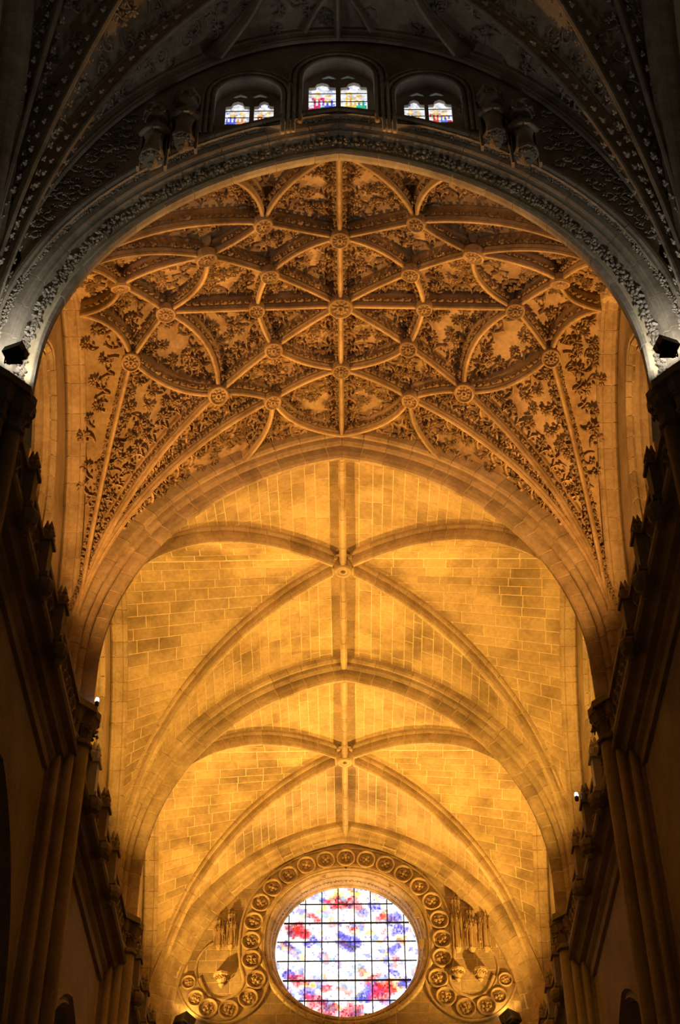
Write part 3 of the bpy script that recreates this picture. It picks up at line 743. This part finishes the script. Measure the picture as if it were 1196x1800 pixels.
# ------------------------------------------------------------------ end wall with the rose window
RZ, RR = 29.68, 2.84                    # rose centre height and glass radius
circ = lambda r, n: [(r*math.cos(6.28318*i/n), RZ + r*math.sin(6.28318*i/n)) for i in range(n)]
we = poly_wall([(-7.9,-1.6),(7.9,-1.6),(7.9,36),(-7.9,36)], [circ(3.3, 48)[::-1]], lambda u, v, t: (u, t, v), Y4, Y4 + 1.0).build('wall_end', 'mortar', None, label='end wall of ashlar around the round rose window', kind='structure')
AO = lambda x: Z0 + math.sqrt(max(0, (RIN + .1)**2 - (abs(x) + CC)**2))
zz = 24.0; row = 0
while zz < 34.3:
    h = random.choice((.42,.46,.5)); xx = -7.0 + random.uniform(-.5,0)
    while xx < 6.9:
        L = random.uniform(.7,1.25); x0_, x1_ = xx + .012, xx + L - .012; xm, zm = (x0_+x1_)/2, zz + h/2
        far = max(math.hypot(x, z - RZ) for x in (x0_, x1_) for z in (zz, zz + h))
        if far > 3.35 and zm < AO(xm) + .5 and abs(xm) < 6.9:
            if math.hypot(xm, zm - RZ) < 3.45:
                while math.hypot(x1_ if xm < 0 else x0_, zm - RZ) < 3.38 and x1_ - x0_ > .15:
                    if xm < 0: x1_ -= .05
                    else: x0_ += .05
            y = Y4 - random.uniform(.008,.016)
            V = [(a, yy, c) for yy, e in ((Y4 + .02, 0),(y + .004, 0),(y, .01)) for a, c in ((x0_+e, zz+.012+e),(x1_-e, zz+.012+e),(x1_-e, zz+h-.012-e),(x0_+e, zz+h-.012-e))]
            MB().add(V, [(0,1,5,4),(1,2,6,5),(2,3,7,6),(3,0,4,7),(4,5,9,8),(5,6,10,9),(6,7,11,10),(7,4,8,11),(8,9,10,11)]).build('stone', 'wall', we)
        xx += L
    zz += h; row += 1
rose = thing('window_1', (0, Y4, RZ - 3.4), 'large round stained glass rose window in the golden end wall', kind='structure')
RP = [(3.52,.1),(3.52,-.06),(3.46,-.13),(3.38,-.14),(3.33,-.08),(3.30,-.02),(3.25,-.06),(3.18,-.05),(3.14,.04),(3.10,.14),(3.04,.16),(3.0,.3),(2.96,.5),(2.94,.62),(2.9,.64),(2.87,.72),(2.87,.9),(3.3,.95)]
NS = 34
for k in range(NS):
    a0, a1 = 6.28318*k/NS + .004, 6.28318*(k+1)/NS - .004; A = np.linspace(a0, a1, 4)
    v, f = sweep([np.array([0, Y4, RZ])]*4, [(np.array([math.cos(a),0,math.sin(a)]), np.array([0,1.,0])) for a in A], RP); MB().add(v, f).build('frame_stone', 'rib', rose)
mb = MB(); mb.lathe([(r + .012, y + .01) for r, y in RP], (0, Y4, RZ), 60, 'y', cap=False); mb.build('mortar_ring', 'mortar', rose, True)
sc = Scatter('frame_leaf', rose, 120)
for k in range(120):
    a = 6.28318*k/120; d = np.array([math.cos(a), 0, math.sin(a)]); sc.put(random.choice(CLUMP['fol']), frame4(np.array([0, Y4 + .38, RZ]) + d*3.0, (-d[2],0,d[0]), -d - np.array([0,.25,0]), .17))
sc.done()
GY = Y4 + .76
BX = [-2.9,-2.34,-1.67,-1.0,-.33,.33,1.0,1.67,2.34,2.9]; BZ = [-2.9,-2.1,-1.25,-.42,.42,1.25,2.1,2.9]
REDS = [(-.42,2.15,.34),(.30,2.15,.34),(-2.0,.95,.42),(-1.8,.85,.3),(-1.95,-1.2,.3),(1.35,-1.75,.42),(1.6,-1.5,.3),(-.7,-2.5,.35),(.2,-2.55,.4),(1.5,1.5,.22),(-1.3,-2.1,.35),(-.9,-1.55,.2),(.95,-1.2,.2),(1.9,-.3,.15),(-1.3,1.5,.2),(.35,1.0,.14)]
BLUES = [(.05,.45,.36),(.3,.25,.3),(-.25,.7,.2),(1.05,-1.6,.34),(.75,-1.9,.3),(-1.5,-1.75,.3),(-2.25,-1.0,.25),(2.1,.95,.3),(1.2,2.0,.25),(2.35,-1.35,.25),(-1.4,.4,.22),(1.9,.1,.25),(-.9,2.25,.16),(2.0,1.5,.25),(-2.3,.3,.15),(1.9,-.9,.18)]
YELS = [(-.4,2.55,.25),(.3,2.6,.22),(1.9,-1.4,.3),(-1.6,-1.5,.22),(.6,-.9,.2),(-1.0,1.9,.15),(1.0,.8,.14),(2.2,.5,.12)]
def rose_colour(x, z):
    z -= RZ; r = random.random(); c = np.array([1.0,1.0,1.0])
    for tab, k in ((YELS, (.95,.62,.10)), (BLUES, (.09,.08,.62)), (REDS, (.75,.02,.04))):
        for a, b, q in tab:
            d = math.hypot(x - a + .1*math.sin(z*9 + a), (z - b)*1.25 + .08*math.sin(x*11 + b))/(q*1.12)
            if d < 1.25:
                wgt = min(1, max(0, (1.25 - d)*2.6))*(.6 + .4*random.random()); c = c*(1 - wgt) + np.array(k)*wgt
    g = math.sin(x*5.1 + 1.6*math.sin(z*3.3)) + math.sin(z*6.7 + x*2.4)
    tint = ((.35,.45,.95),(.62,.45,.9),(.95,.42,.38),(.3,.32,.8),(1,.78,.35),(.5,.72,.95))
    cell = random.Random(int((x + 9 + .15*math.sin(z*5))/.24)*977 + int((z + 9 + .12*math.sin(x*6))/.2)*131)
    if g > .2 and cell.random() < .65: c = c*(.12 + .75*np.array(cell.choice(tint))*(.75 + .35*r))
    if r > .975: c = c*np.array((.4,.35,.6))
    return tuple(c)
for i in range(len(BX)-1):
    for j in range(len(BZ)-1):
        n = 10; mb = MB(); jt = rng.uniform(-.028,.028,(n+1,n+1,2)); jt[0] = jt[-1] = 0; jt[:,0] = jt[:,-1] = 0
        for p in range(n):
            for q in range(n):
                xs = [BX[i] + (BX[i+1]-BX[i])*(p+k)/n for k in (0,1)]; zs = [RZ + BZ[j] + (BZ[j+1]-BZ[j])*(q+k)/n for k in (0,1)]
                if math.hypot(sum(xs)/2, sum(zs)/2 - RZ) > RR + .06: continue
                jx = [[xs[u] + jt[p+u,q+t,0], zs[t] + jt[p+u,q+t,1]] for u, t in ((0,0),(1,0),(1,1),(0,1))]
                mb.add([(a, GY, b) for a, b in jx], [(0,1,2,3)])
        if mb.v: colour_faces(mb.build('pane', 'glass', rose), lambda c: rose_colour(c[0], c[2]))
for x in BX[1:-1]:
    hgt = math.sqrt(RR**2 - x*x); MB().box((x, GY - .03, RZ), (.022,.025,hgt)).build('glazing_bar', 'iron', rose)
for k, z in enumerate(BZ[1:-1]):
    wd = math.sqrt(RR**2 - z*z); MB().box((0, GY - .035, RZ + z), (wd,.025,.032 if k in (1,4) else .02)).build('glazing_bar', 'iron', rose)
# ring of carved roundels that curls into two side lobes
RC = [(0.0,33.45),(.84,33.36),(1.63,33.12),(2.36,32.67),(2.99,32.08),(3.47,31.41),(3.73,30.58),(3.80,29.73),(3.76,28.93),(3.56,28.07),(3.83,27.31),(4.57,26.84),(5.37,26.91),(5.87,27.32),(6.19,28.0)]
def roundel_mesh(seed):
    r = .36; mb = MB()
    mb.lathe([(r*1.12,.12),(r*1.12,-.08),(r*1.05,-.13),(r*.96,-.12),(r*.90,-.06),(r*.88,.04),(.001,.04)], (0,0,0), 20, 'y', cap=False)
    for k in range(4):
        a = k*1.5708 + (.785 if seed % 2 else 0); c = (r*.36*math.cos(a), .02, r*.36*math.sin(a))
        mb.blob(c, (r*.3, r*.3, .13), np.array([[1,0,0],[0,0,-1],[0,1,0]]))
        a += .785; mb.blob((r*.56*math.cos(a), .02, r*.56*math.sin(a)), (r*.16, r*.16, .08), np.array([[1,0,0],[0,0,-1],[0,1,0]]))
    mb.blob((0,-.04,0), (r*.18, r*.18, .12), np.array([[1,0,0],[0,0,-1],[0,1,0]]))
    q = r*.66; mb.tube([(q*math.cos(a), -.03, q*math.sin(a)) for a in (np.arange(4)*1.5708 + (0 if seed % 2 else .785))], .025, 4, True)
    return mb.mesh('roundel', 'carve')
RM = [roundel_mesh(0), roundel_mesh(1)]
frieze = thing('roundel_frieze', (0, Y4 - .05, 26.5), 'ring of carved flower roundels around the rose curling into two side circles', 'frieze', kind='structure')
def smooth_path(P, n=5):
    P = [np.array(p, float) for p in P]; out = []
    for i in range(len(P)-1):
        p0, p1, p2, p3 = P[max(i-1,0)], P[i], P[i+1], P[min(i+2, len(P)-1)]
        for t in np.linspace(0, 1, n, endpoint=False):
            out.append(.5*((2*p1) + (p2-p0)*t + (2*p0-5*p1+4*p2-p3)*t*t + (3*p1-p0-3*p2+p3)*t**3))
    out.append(P[-1]); return out
for sx in (-1, 1):
    for i, (x, z) in enumerate(RC):
        if sx > 0 and i == 0: continue
        k = 1.0 if i < 12 else (1.0, .85, .72)[i-12]
        link('roundel', RM[i % 2], frieze, Matrix.Translation((sx*x, Y4 - .06, z)) @ Matrix.Rotation(random.uniform(-.5,.5), 4, 'Y') @ Matrix.Scale(k, 4))
    cen = smooth_path(RC); nr = []
    for i in range(len(cen)):
        t = unit(cen[min(i+1, len(cen)-1)] - cen[max(i-1,0)]); nr.append(np.array([t[1], -t[0]]))
    for off, nm, rr in ((.47, 'inner_border', .06), (-.47, 'outer_border', .07)):
        path = [np.array([sx*(c[0] - off*n[0]), Y4 - .06, c[1] - off*n[1]]) for c, n in zip(cen, nr)]
        MB().tube(path, rr, 6).build(nm, 'rib', frieze)
    # slab under the chain
    V = []; F = []
    for i, (c, n) in enumerate(zip(cen, nr)):
        for o_ in (.47, -.47):
            for yy in (0.03, -.06): V.append((sx*(c[0] - o_*n[0]), Y4 + yy, c[1] - o_*n[1]))
    for i in range(len(cen)-1): F += [(4*i+1, 4*i+3, 4*i+7, 4*i+5), (4*i, 4*i+1, 4*i+5, 4*i+4), (4*i+3, 4*i+2, 4*i+6, 4*i+7)]
    MB().add(V, F).build('slab', 'wall', frieze)
    MB().tube([(sx*(4.93 + 1.02*math.cos(a)), Y4 - .04, 28.55 + 1.22*math.sin(a)) for a in np.linspace(-2.9, 1.2, 26)], .05, 5).build('circle_border', 'rib', frieze)
def pinnacle(mb, x, y, z, h, r):
    mb.lathe([(r,z),(r*1.0,z+h*.35),(r*1.25,z+h*.38),(r*.9,z+h*.42),(r*.55,z+h*.7),(r*.75,z+h*.74),(r*.3,z+h*.9),(r*.45,z+h*.94),(.01,z+h)], (x, y, 0), 6)
    for k in range(3):
        for a in (0,1.57,3.14,4.71): mb.blob((x + r*(.9-.15*k)*math.cos(a), y + r*(.9-.15*k)*math.sin(a), z + h*(.5+.12*k)), (r*.35, r*.35, r*.4))
def canopy(x, z, wd, hgt, label, n=2):
    root = thing('niche_canopy', (x, Y4, z), label, 'canopy', 'niche canopies beside the rose', 'structure')
    for i in range(n):
        xx = x + (i - (n-1)/2)*wd/n; hh = hgt*(1.0 if (i + (x > 0)) % 2 else .76); r = wd/n*.44; yy = Y4 - .06
        tw = MB().lathe([(r*.3,z-.16),(r*.55,z-.05),(r*.6,z),(r*.45,z+.05),(r*.45,z+hh*.44),(r*.62,z+hh*.46),(r*.3,z+hh*.5),(r*.3,z+hh*.72),(r*.42,z+hh*.74),(r*.2,z+hh*.78),(.02,z+hh)], (xx, yy, 0), 6).build('tower', 'carve', root)
        for tier, (zb_, th, rr) in enumerate(((z, hh*.44, r), (z + hh*.47, hh*.26, r*.66))):
            for k in range(5):
                a = math.pi + math.pi*k/4; px, py = xx + rr*math.cos(a), yy + rr*math.sin(a)*.9
                mb = MB(); mb.tube([(px, py, zb_ - .05),(px, py, zb_ + th)], .022, 5); pinnacle(mb, px, py, zb_ + th*.9, .34 - .08*tier, .038); mb.build('pinnacle', 'carve', tw)
                if k < 4:
                    a2 = a + math.pi/8; t_ = np.array([-math.sin(a2), math.cos(a2), 0]); c_ = np.array([xx + rr*.95*math.cos(a2), yy + rr*.86*math.sin(a2), zb_ + th*.42]); w_ = rr*.36
                    mb = MB(); mb.tube([c_ - t_*w_, c_ - t_*w_*.8 + [0,0,th*.28], c_ + [0,0,th*.5], c_ + t_*w_*.8 + [0,0,th*.28], c_ + t_*w_], .02, 4); mb.tube([c_ - t_*w_ + [0,0,th*.3], c_ + [0,0,th*.78], c_ + t_*w_ + [0,0,th*.3]], .022, 4); mb.blob(c_ + [0,0,th*.8], (.05,.05,.08)); mb.build('gablet', 'carve', tw)
        for k in range(4):
            for a in (3.6, 4.7, 5.8): link('crocket', CROCKET['fol'][0], tw, frame4((xx + r*(.2-.035*k)*math.cos(a), yy + r*(.2-.035*k)*math.sin(a), z + hh*(.79 + .045*k)), (0,0,1), (math.cos(a), math.sin(a), 0), .10))
canopy(-4.85, 29.55, .95, 1.75, 'crumbling gothic canopy on the wall left of the rose window', 2)
canopy(4.98, 29.35, 1.7, 2.75, 'tall double gothic canopy on the wall right of the rose window', 3)
def corbel(x, y, z, k, label, group=None, mat='carve'):
    root = thing('statue_corbel', (x, y, z), label, 'corbel', group, 'structure')
    MB().lathe([(.05*k, z-.75*k),(.16*k, z-.6*k),(.13*k, z-.5*k),(.2*k, z-.42*k),(.36*k, z-.18*k),(.44*k, z-.14*k),(.44*k, z),(.1*k, z+.01)], (x, y, 0), 8).build('bracket', mat, root)
    lm = CLUMP['fol' if mat == 'carve' else 'greyfol']
    for i in range(7):
        a = 3.3 + 2.8*i/6; link('leaf', random.choice(lm), root, frame4((x + .3*k*math.cos(a), y + .3*k*math.sin(a), z - .28*k), (0,0,1), (math.cos(a), math.sin(a), -.2), .3*k))
corbel(-4.9, Y4 - .15, 28.3, .75, 'leafy empty corbel on the wall left of the rose window')
corbel(4.33, Y4 - .15, 28.4, .7, 'small empty corbel right of the rose, the one nearer the glass')
corbel(5.22, Y4 - .15, 28.4, .7, 'small empty corbel right of the rose, the one farther from the glass')

# ------------------------------------------------------------------ lunette wall above the grey arch, with three windows
LY = 21.80
WRZ = lambda x: 26.0 + 12.45*math.sqrt(max(0, 1 - (x/7.8)**2))
low = [(x, Z0 + math.sqrt(max(.01, (RIN + .8)**2 - (abs(x) + CC)**2))) for x in np.linspace(-7.3, 7.3, 41)]
topc = [(x, WRZ(x) + .5) for x in np.linspace(7.55, -7.55, 41)]
WIN = [(-2.36,.92,35.85,36.05,'left'), (0,1.0,36.7,36.95,'middle'), (2.36,.92,35.85,36.05,'right')]
def win_outline(cx, hw, zs, zb, k=1.0):
    return [(cx - hw*k, zb)] + [(cx + hw*k*math.cos(a), zs + hw*k*.95*math.sin(a)) for a in np.linspace(math.pi, 0, 13)] + [(cx + hw*k, zb)]
holes = [win_outline(cx, hw, zs, {True: 34.95, False: 34.45}[cx == 0])[::-1] for cx, hw, zs, _, _ in WIN]
lw = poly_wall(low + topc, holes, lambda u, v, t: (u, t, v), LY, LY + .9).build('wall_crossing', 'grey', None, label='dark lunette wall above the grey arch with three windows', kind='structure')
MBs = {}
SAINT = [((.12,.15,.85),(.95,.95,1),(.9,.35,.08)), ((.85,.08,.06),(1,.9,.6),(.15,.2,.8)), ((.7,.05,.2),(1,.98,.98),(.1,.15,.9)), ((.95,.6,.1),(1,1,1),(.05,.5,.3))]
for wi, (cx, hw, zs, zt, nm) in enumerate(WIN):
    zb = 34.95 if cx == 0 else 34.45
    root = thing('window_%d' % (wi + 2), (cx, LY, zb), '%s two-light stained glass window above the grey arch' % nm, kind='structure')
    lw_ = hw*.76; hls = []
    if cx == 0: lights = [(-.80,-.07),(.06,.77)]
    elif cx < 0: lights = [(-3.0,-2.36),(-2.24,-1.72)]
    else: lights = [(1.74,2.28),(2.38,3.0)]
    for x0_, x1_ in lights:
        xm = (x0_+x1_)/2; h_ = (x1_-x0_)/2
        hls.append([(x0_, zb + .05),(x0_, zt - .12),(xm - h_*.55, zt - .10),(xm - h_*.4, zt + .06),(xm, zt + .13),(xm + h_*.4, zt + .06),(xm + h_*.55, zt - .10),(x1_, zt - .12),(x1_, zb + .05)][::-1])
    eyes = []
    for k in (-1, 1):
        ex = cx + k*.26; ez = zt + .42; eyes.append([(ex + .17*math.cos(a)*1.2, ez + .06*math.sin(a) - k*0 - .10*abs(math.cos(a))) for a in np.linspace(0, 6.2831, 9)[:-1]])
    holes_ = [h for h in hls] + [e[::-1] for e in eyes]
    poly_wall(win_outline(cx, hw, zs, zb, 1.03), holes_, lambda u, v, t: (u, t, v), LY + .38, LY + .5).build('tracery', 'grey', root)
    for li, (x0_, x1_) in enumerate(lights):
        mb = MB(); n, m = 14, 34; pal = SAINT[(wi*2 + li) % 4]; jt = rng.uniform(-.012,.012,(n+1,m+1,2))
        ex, ez = x0_ - .03, zb; dx_, dz_ = (x1_-x0_+.06)/n, (zt + .16 - zb)/m
        for i in range(n):
            for j in range(m):
                mb.add([(ex + dx_*(i+u) + jt[i+u,j+t,0], LY+.47, ez + dz_*(j+t) + jt[i+u,j+t,1]) for u, t in ((0,0),(1,0),(1,1),(0,1))], [(0,1,2,3)])
        def fc(c, x0_=x0_, x1_=x1_, pal=pal, sd=wi*2+li):
            u = (c[0]-x0_)/(x1_-x0_); v = (c[2]-zb)/(zt-zb); r = random.random(); b = .8 + .4*r
            if v > .97: return (.12,.10,.6) if (u < .3 or u > .7) else (.95,.95,1)
            for k, (fx, col, top) in enumerate(((.30, pal[0], .80), (.70, pal[2], .74))):
                d = abs(u - fx - .05*math.sin(v*9 + sd))
                if math.hypot((u-fx)*1.0, (v-top)*1.4) < .09: return (1,.82,.62)
                if math.hypot((u-fx)*1.0, (v-top)*1.4) < .14: return (.95,.62,.12)
                if v < top - .05 and d < .17 + .06*math.sin(v*14 + sd*2 + k): return tuple(q*b for q in (col if math.sin(u*40 + v*13) < .55 else pal[1]))
            g = math.sin(u*7 + sd) + math.sin(v*16 + u*5)
            if v < .55: return tuple(q*b for q in ((.08,.4,.25),(.6,.06,.1),(.9,.9,1))[int(v*17 + u*3 + sd) % 3])
            return (.95,.97,1) if g < .7 else random.choice(((.35,.5,.95),(.8,.88,1),(.95,.75,.45)))
        p = mb.build('pane', 'glass_top', root); colour_faces(p, fc)
        for k in range(1, 5): MB().box(((x0_+x1_)/2, LY + .455, zb + (zt-zb)*k/5 + .1), ((x1_-x0_)/2 + .03,.008,.01)).build('glazing_bar', 'iron', root)
    ey = MB().add([(cx - .55, LY+.46, zt+.25),(cx + .55, LY+.46, zt+.25),(cx + .55, LY+.46, zt+.6),(cx - .55, LY+.46, zt+.6)], [(0,1,2,3)]).build('pane', 'glass_top', root); colour_faces(ey, lambda c: (.45,.6,.7))
    for k, (sc_, yy, rr) in enumerate(((1.0, -.02, .07), (1.16, -.05, .06), (1.3, -.06, .05))):
        MB().tube([(a, LY + yy, b) for a, b in win_outline(cx, hw, zs, zb - .4, sc_)], rr, 6).build('arch_moulding', 'grey', root, True)
    sc = Scatter('arch_leaf', root, 60)
    for a in np.linspace(.15, math.pi - .15, 18):
        sc.put(random.choice(CLUMP['greyfol']), frame4((cx + hw*1.08*math.cos(a), LY - .03, zs + hw*1.03*math.sin(a)), (math.sin(a),0,math.cos(a)), (0,-1,0), .16))
    sc.done()
# statues in niches on both sides of the windows
def statue(x, z, h, label, seed):
    r = random.Random(seed); y = LY - .22; root = thing('statue', (x, y, z), label, 'statue', 'saint statues above the grey arch')
    mb = MB(); k = h; n = 14
    prof = [(.17,.0),(.175,.05),(.15,.2),(.14,.38),(.15,.5),(.165,.6),(.18,.72),(.185,.79),(.13,.83),(.055,.85),(.05,.875)]
    V = []; F = []
    for rad, hh in prof:
        for j in range(n):
            a = 6.28318*j/n; fold = 1 + (.07*math.sin(7*a + seed) if hh < .55 else 0); V.append((x + rad*k*math.cos(a)*fold*(1.12 if hh > .55 else 1), y + rad*k*math.sin(a)*.72*fold, z + hh*k))
    for i in range(len(prof)-1):
        for j in range(n): F.append((i*n+j, i*n+(j+1) % n, (i+1)*n+(j+1) % n, (i+1)*n+j))
    mb.add(V, F + [tuple(range(n))[::-1]]); 
    mb.lathe([(.01,.86*k),(.05*k,.87*k),(.066*k,.90*k),(.07*k,.93*k),(.06*k,.97*k),(.03*k,.995*k),(.005,1.0*k)], (x, y - .01, z), 10)
    mb.blob((x, y - .075*k, z + .925*k), (.012*k,.02*k,.02*k))
    for sd in (-1, 1):
        mb.tube([(x + sd*.185*k, y, z + .76*k),(x + sd*.215*k, y - .03*k, z + .6*k),(x + sd*.12*k, y - .15*k, z + .55*k),(x + sd*.03*k, y - .17*k, z + .6*k)], [.055*k,.05*k,.04*k,.03*k], 7)
    mb.build('figure', 'grey', root, True)
    MB().box((x + .05*k, y - .19*k, z + .6*k), (.05*k,.02*k,.065*k)).build('book', 'grey', root)
def niche(x, z0, h, label):
    root = thing('statue_niche', (x, LY, z0), label, 'niche', 'statue niches above the grey arch', 'structure')
    for sd in (-1, 1):
        MB().box((x + sd*.34, LY - .08, z0 + h*.5 - .25), (.035,.08,h*.5 + .1)).build('pilaster', 'grey', root)
    z = z0 + h + .06
    MB().lathe([(.30,z),(.33,z+.06),(.33,z+.42),(.36,z+.46),(.30,z+.5),(.2,z+.56),(.1,z+.85),(.02,z+1.0)], (x, LY - .16, 0), 6).build('canopy', 'grey', root)
    for k in range(3):
        mb = MB(); a = -1.57 + (k-1)*1.05; mb.tube([(x + .33*math.cos(a) + .13*math.cos(t)*math.sin(-a), LY - .16 + .33*math.sin(a) + .13*math.cos(t)*math.cos(a), z + .08 + .2*math.sin(t)) for t in np.linspace(0, 3.14, 7)], .03, 4); mb.build('gablet', 'grey', root)
for sx in (-1, 1):
    sd = 'left' if sx < 0 else 'right'
    for (x, z, h, nm) in ((4.66, 32.75, 1.55, 'outer'), (3.95, 33.5, 1.5, 'inner')):
        statue(sx*x, z, h, '%s robed stone saint in the niches %s of the windows' % (nm, sd), int(x*10) + sx)
        niche(sx*x, z, h, '%s canopied niche %s of the three windows' % (nm, sd))
        corbel(sx*x, LY - .2, z, .72, 'leafy corbel under the %s saint %s of the windows' % (nm, sd), 'corbels under the saints', 'grey')
sc = Scatter('relief_scroll', lw, 300)
for sx in (-1, 1):
    for i in range(1200):
        x = random.uniform(3.2, 7.3); z = random.uniform(28.5, 36)
        lo = Z0 + math.sqrt(max(.01, (RIN + 1.15)**2 - (x + CC)**2)) if x + CC < RIN + 1.15 else 26.0
        if z < lo or z > WRZ(x) - .1 or (3.4 < x < 5.2 and z > 31.4 and z < 37) or x < 3.3: continue
        P = np.array([sx*x, LY, z])
        if sc.items and min((it[1].translation - Vector(P)).length for it in sc.items) < .27: continue
        sc.put(random.choice(SCROLL['greyfol']), frame4(P, (random.choice((-1,1)), 0, random.uniform(-.4,.4)), (0,-1,0), .42*random.uniform(.85,1.2)))
sc.done()

# ------------------------------------------------------------------ dark crossing vault nearest the camera
cross = thing('ceiling', (0, 14.2, 26), 'dark carved crossing vault with ribs fanning from the grey arch capitals', kind='structure')
sc_k = Scatter('crocket', cross, 300); sc_g = Scatter('scroll', cross, 300); sc_f = Scatter('leaf_sprig', cross, 300)
def rise(c, e, z0, z1, n=22):
    c = np.array(c, float); e = np.array(e, float); out = []
    for th in np.linspace(0, math.pi/2, n):
        q = 1 - math.cos(th); p = c + (e - c)*q; out.append(np.array([p[0], p[1], z0 + (z1 - z0)*math.sin(th)]))
    return out
for sx in (-1, 1):
    wr = [np.array([sx*7.8*math.cos(t), LY - .12, 26 + 12.45*math.sin(t)]) for t in np.linspace(0, math.pi/2, 22)]
    curves = [wr, rise((sx*7.55, 21.25), (0, 18.9), 25.4, 38.7), rise((sx*7.75, 21.1), (0, 14.2), 25.3, 40.2), rise((sx*7.9, 20.95), (sx*4.6, 14.2), 25.2, 39.6), rise((sx*8.0, 20.8), (sx*7.7, 14.2), 25.2, 38.5)]
    webs = []
    for ci, cv in enumerate(curves):
        fr = rib_frames(np.array(cv))
        k = 1.25 if ci in (1, 2) else 1.0
        if ci == 4:
            prof = [(a*3.2, b*.6) for a, b in SRIB]
        else: prof = [(a*k, b*k*.75) for a, b in SRIB]
        v, f = sweep(cv, fr, prof); MB().add(v, f).build('rib', 'grey', cross)
        webs.append([p + .5*b for p, (a, b) in zip(cv, fr)])
        P = np.array(cv); s = np.concatenate([[0], np.cumsum(np.linalg.norm(np.diff(P, axis=0), axis=1))]); q = .6
        while q < s[-1]*.8 and ci in (1,2,3):
            p = np.array([np.interp(q, s, P[:, i]) for i in range(3)]); i = min(int(np.searchsorted(s, q)), len(s)-1); a, b = fr[i]; t = unit(P[i]-P[i-1])
            for sd in (-1, 1):
                sc_k.put(random.choice(CROCKET['greyfol']), frame4(p + a*sd*.15 + b*.16, t, a*sd - b*.4, .26*random.uniform(.85,1.2)))
            q += .46
    webs[0][0] = webs[0][0] + np.array([sx*.2, 0, -.5])
    for wi in range(len(webs) - 1):
        A_, B_ = webs[wi], webs[wi+1]; V = []; F = []; m = 6
        for i in range(len(A_)):
            for j in range(m + 1):
                t = j/m; p = A_[i]*(1-t) + B_[i]*t; V.append(p)
        for i in range(len(A_)-1):
            for j in range(m): F.append((i*(m+1)+j, (i+1)*(m+1)+j, (i+1)*(m+1)+j+1, i*(m+1)+j+1))
        MB().add(V, F).build('web', 'grey', cross)
        for i in range(160):
            u = random.uniform(1, len(A_) - 1.01); t = random.uniform(.1,.9); i0 = int(u); fr_ = u - i0
            pa = A_[i0]*(1-fr_) + A_[i0+1]*fr_; pb = B_[i0]*(1-fr_) + B_[i0+1]*fr_; p = pa*(1-t) + pb*t
            if p[2] < 27 or p[2] > 39.9: continue
            wdt = np.linalg.norm(pb - pa)
            if wdt < .35: continue
            tn = unit(A_[i0+1] - A_[i0]); n = unit(np.cross(tn, pb - pa)); n = n if np.dot(n, -p) > 0 else -n
            if any((it[1].translation - Vector(p)).length < .42 for it in sc_g.items + sc_f.items): continue
            if random.random() < .6: sc_g.put(random.choice(SCROLL['greyfol']), frame4(p, (pb-pa)*random.choice((-1,1)), n, .55*random.uniform(.8,1.15)))
            else: sc_f.put(random.choice(SPRIG['greyfol']), frame4(p, tn*random.uniform(-1,1) + unit(pb-pa)*random.uniform(-1,1), n, .6*random.uniform(.85,1.15)))
    # curved lierne ribs near the top
    for pts in ([(sx*1.6, 18.6, 38.55),(sx*1.75, 19.6, 38.4),(sx*2.2, 20.5, 37.9),(sx*3.1, 21.3, 36.9)], [(0, 20.3, 38.85),(sx*.5, 20.9, 38.8),(sx*.9, 21.5, 38.5)]):
        cv = [np.array([p[0], p[1], p[2]]) for p in smooth_path(pts, 5)]; v, f = sweep(cv, rib_frames(np.array(cv)), SRIB); MB().add(v, f).build('rib', 'grey', cross)
cv = [np.array([0, y, 38.35 + (21.6 - y)*.22]) for y in np.linspace(21.6, 14.2, 6)]; v, f = sweep(cv, rib_frames(np.array(cv)), SRIB); MB().add(v, f).build('rib', 'grey', cross)
sc_k.done(); sc_g.done(); sc_f.done()

# ------------------------------------------------------------------ floor and small lamps
MB().box((0, 28, -1.75), (14, 34, .15)).build('floor', 'floor', None, label='dark marble nave floor', kind='structure')
def small_lamp(p, label):
    root = thing('small_lamp', p, label, 'lamp'); p = np.array(p, float)
    MB().lathe([(.05,0),(.06,.02),(.06,.12),(.05,.14)], p, 8).build('housing', 'black', root)
    MB().lathe([(.055,.14),(.06,.2),(.045,.26),(.01,.28)], p, 8).build('bulb', 'lens_white', root)
small_lamp((-6.62, 33.25, 24.5), 'tiny bright white lamp on the left pier capital by the star vault')
small_lamp((6.66, 37.75, 24.31), 'small bright lamp on the right balustrade of the nearer plain bay')
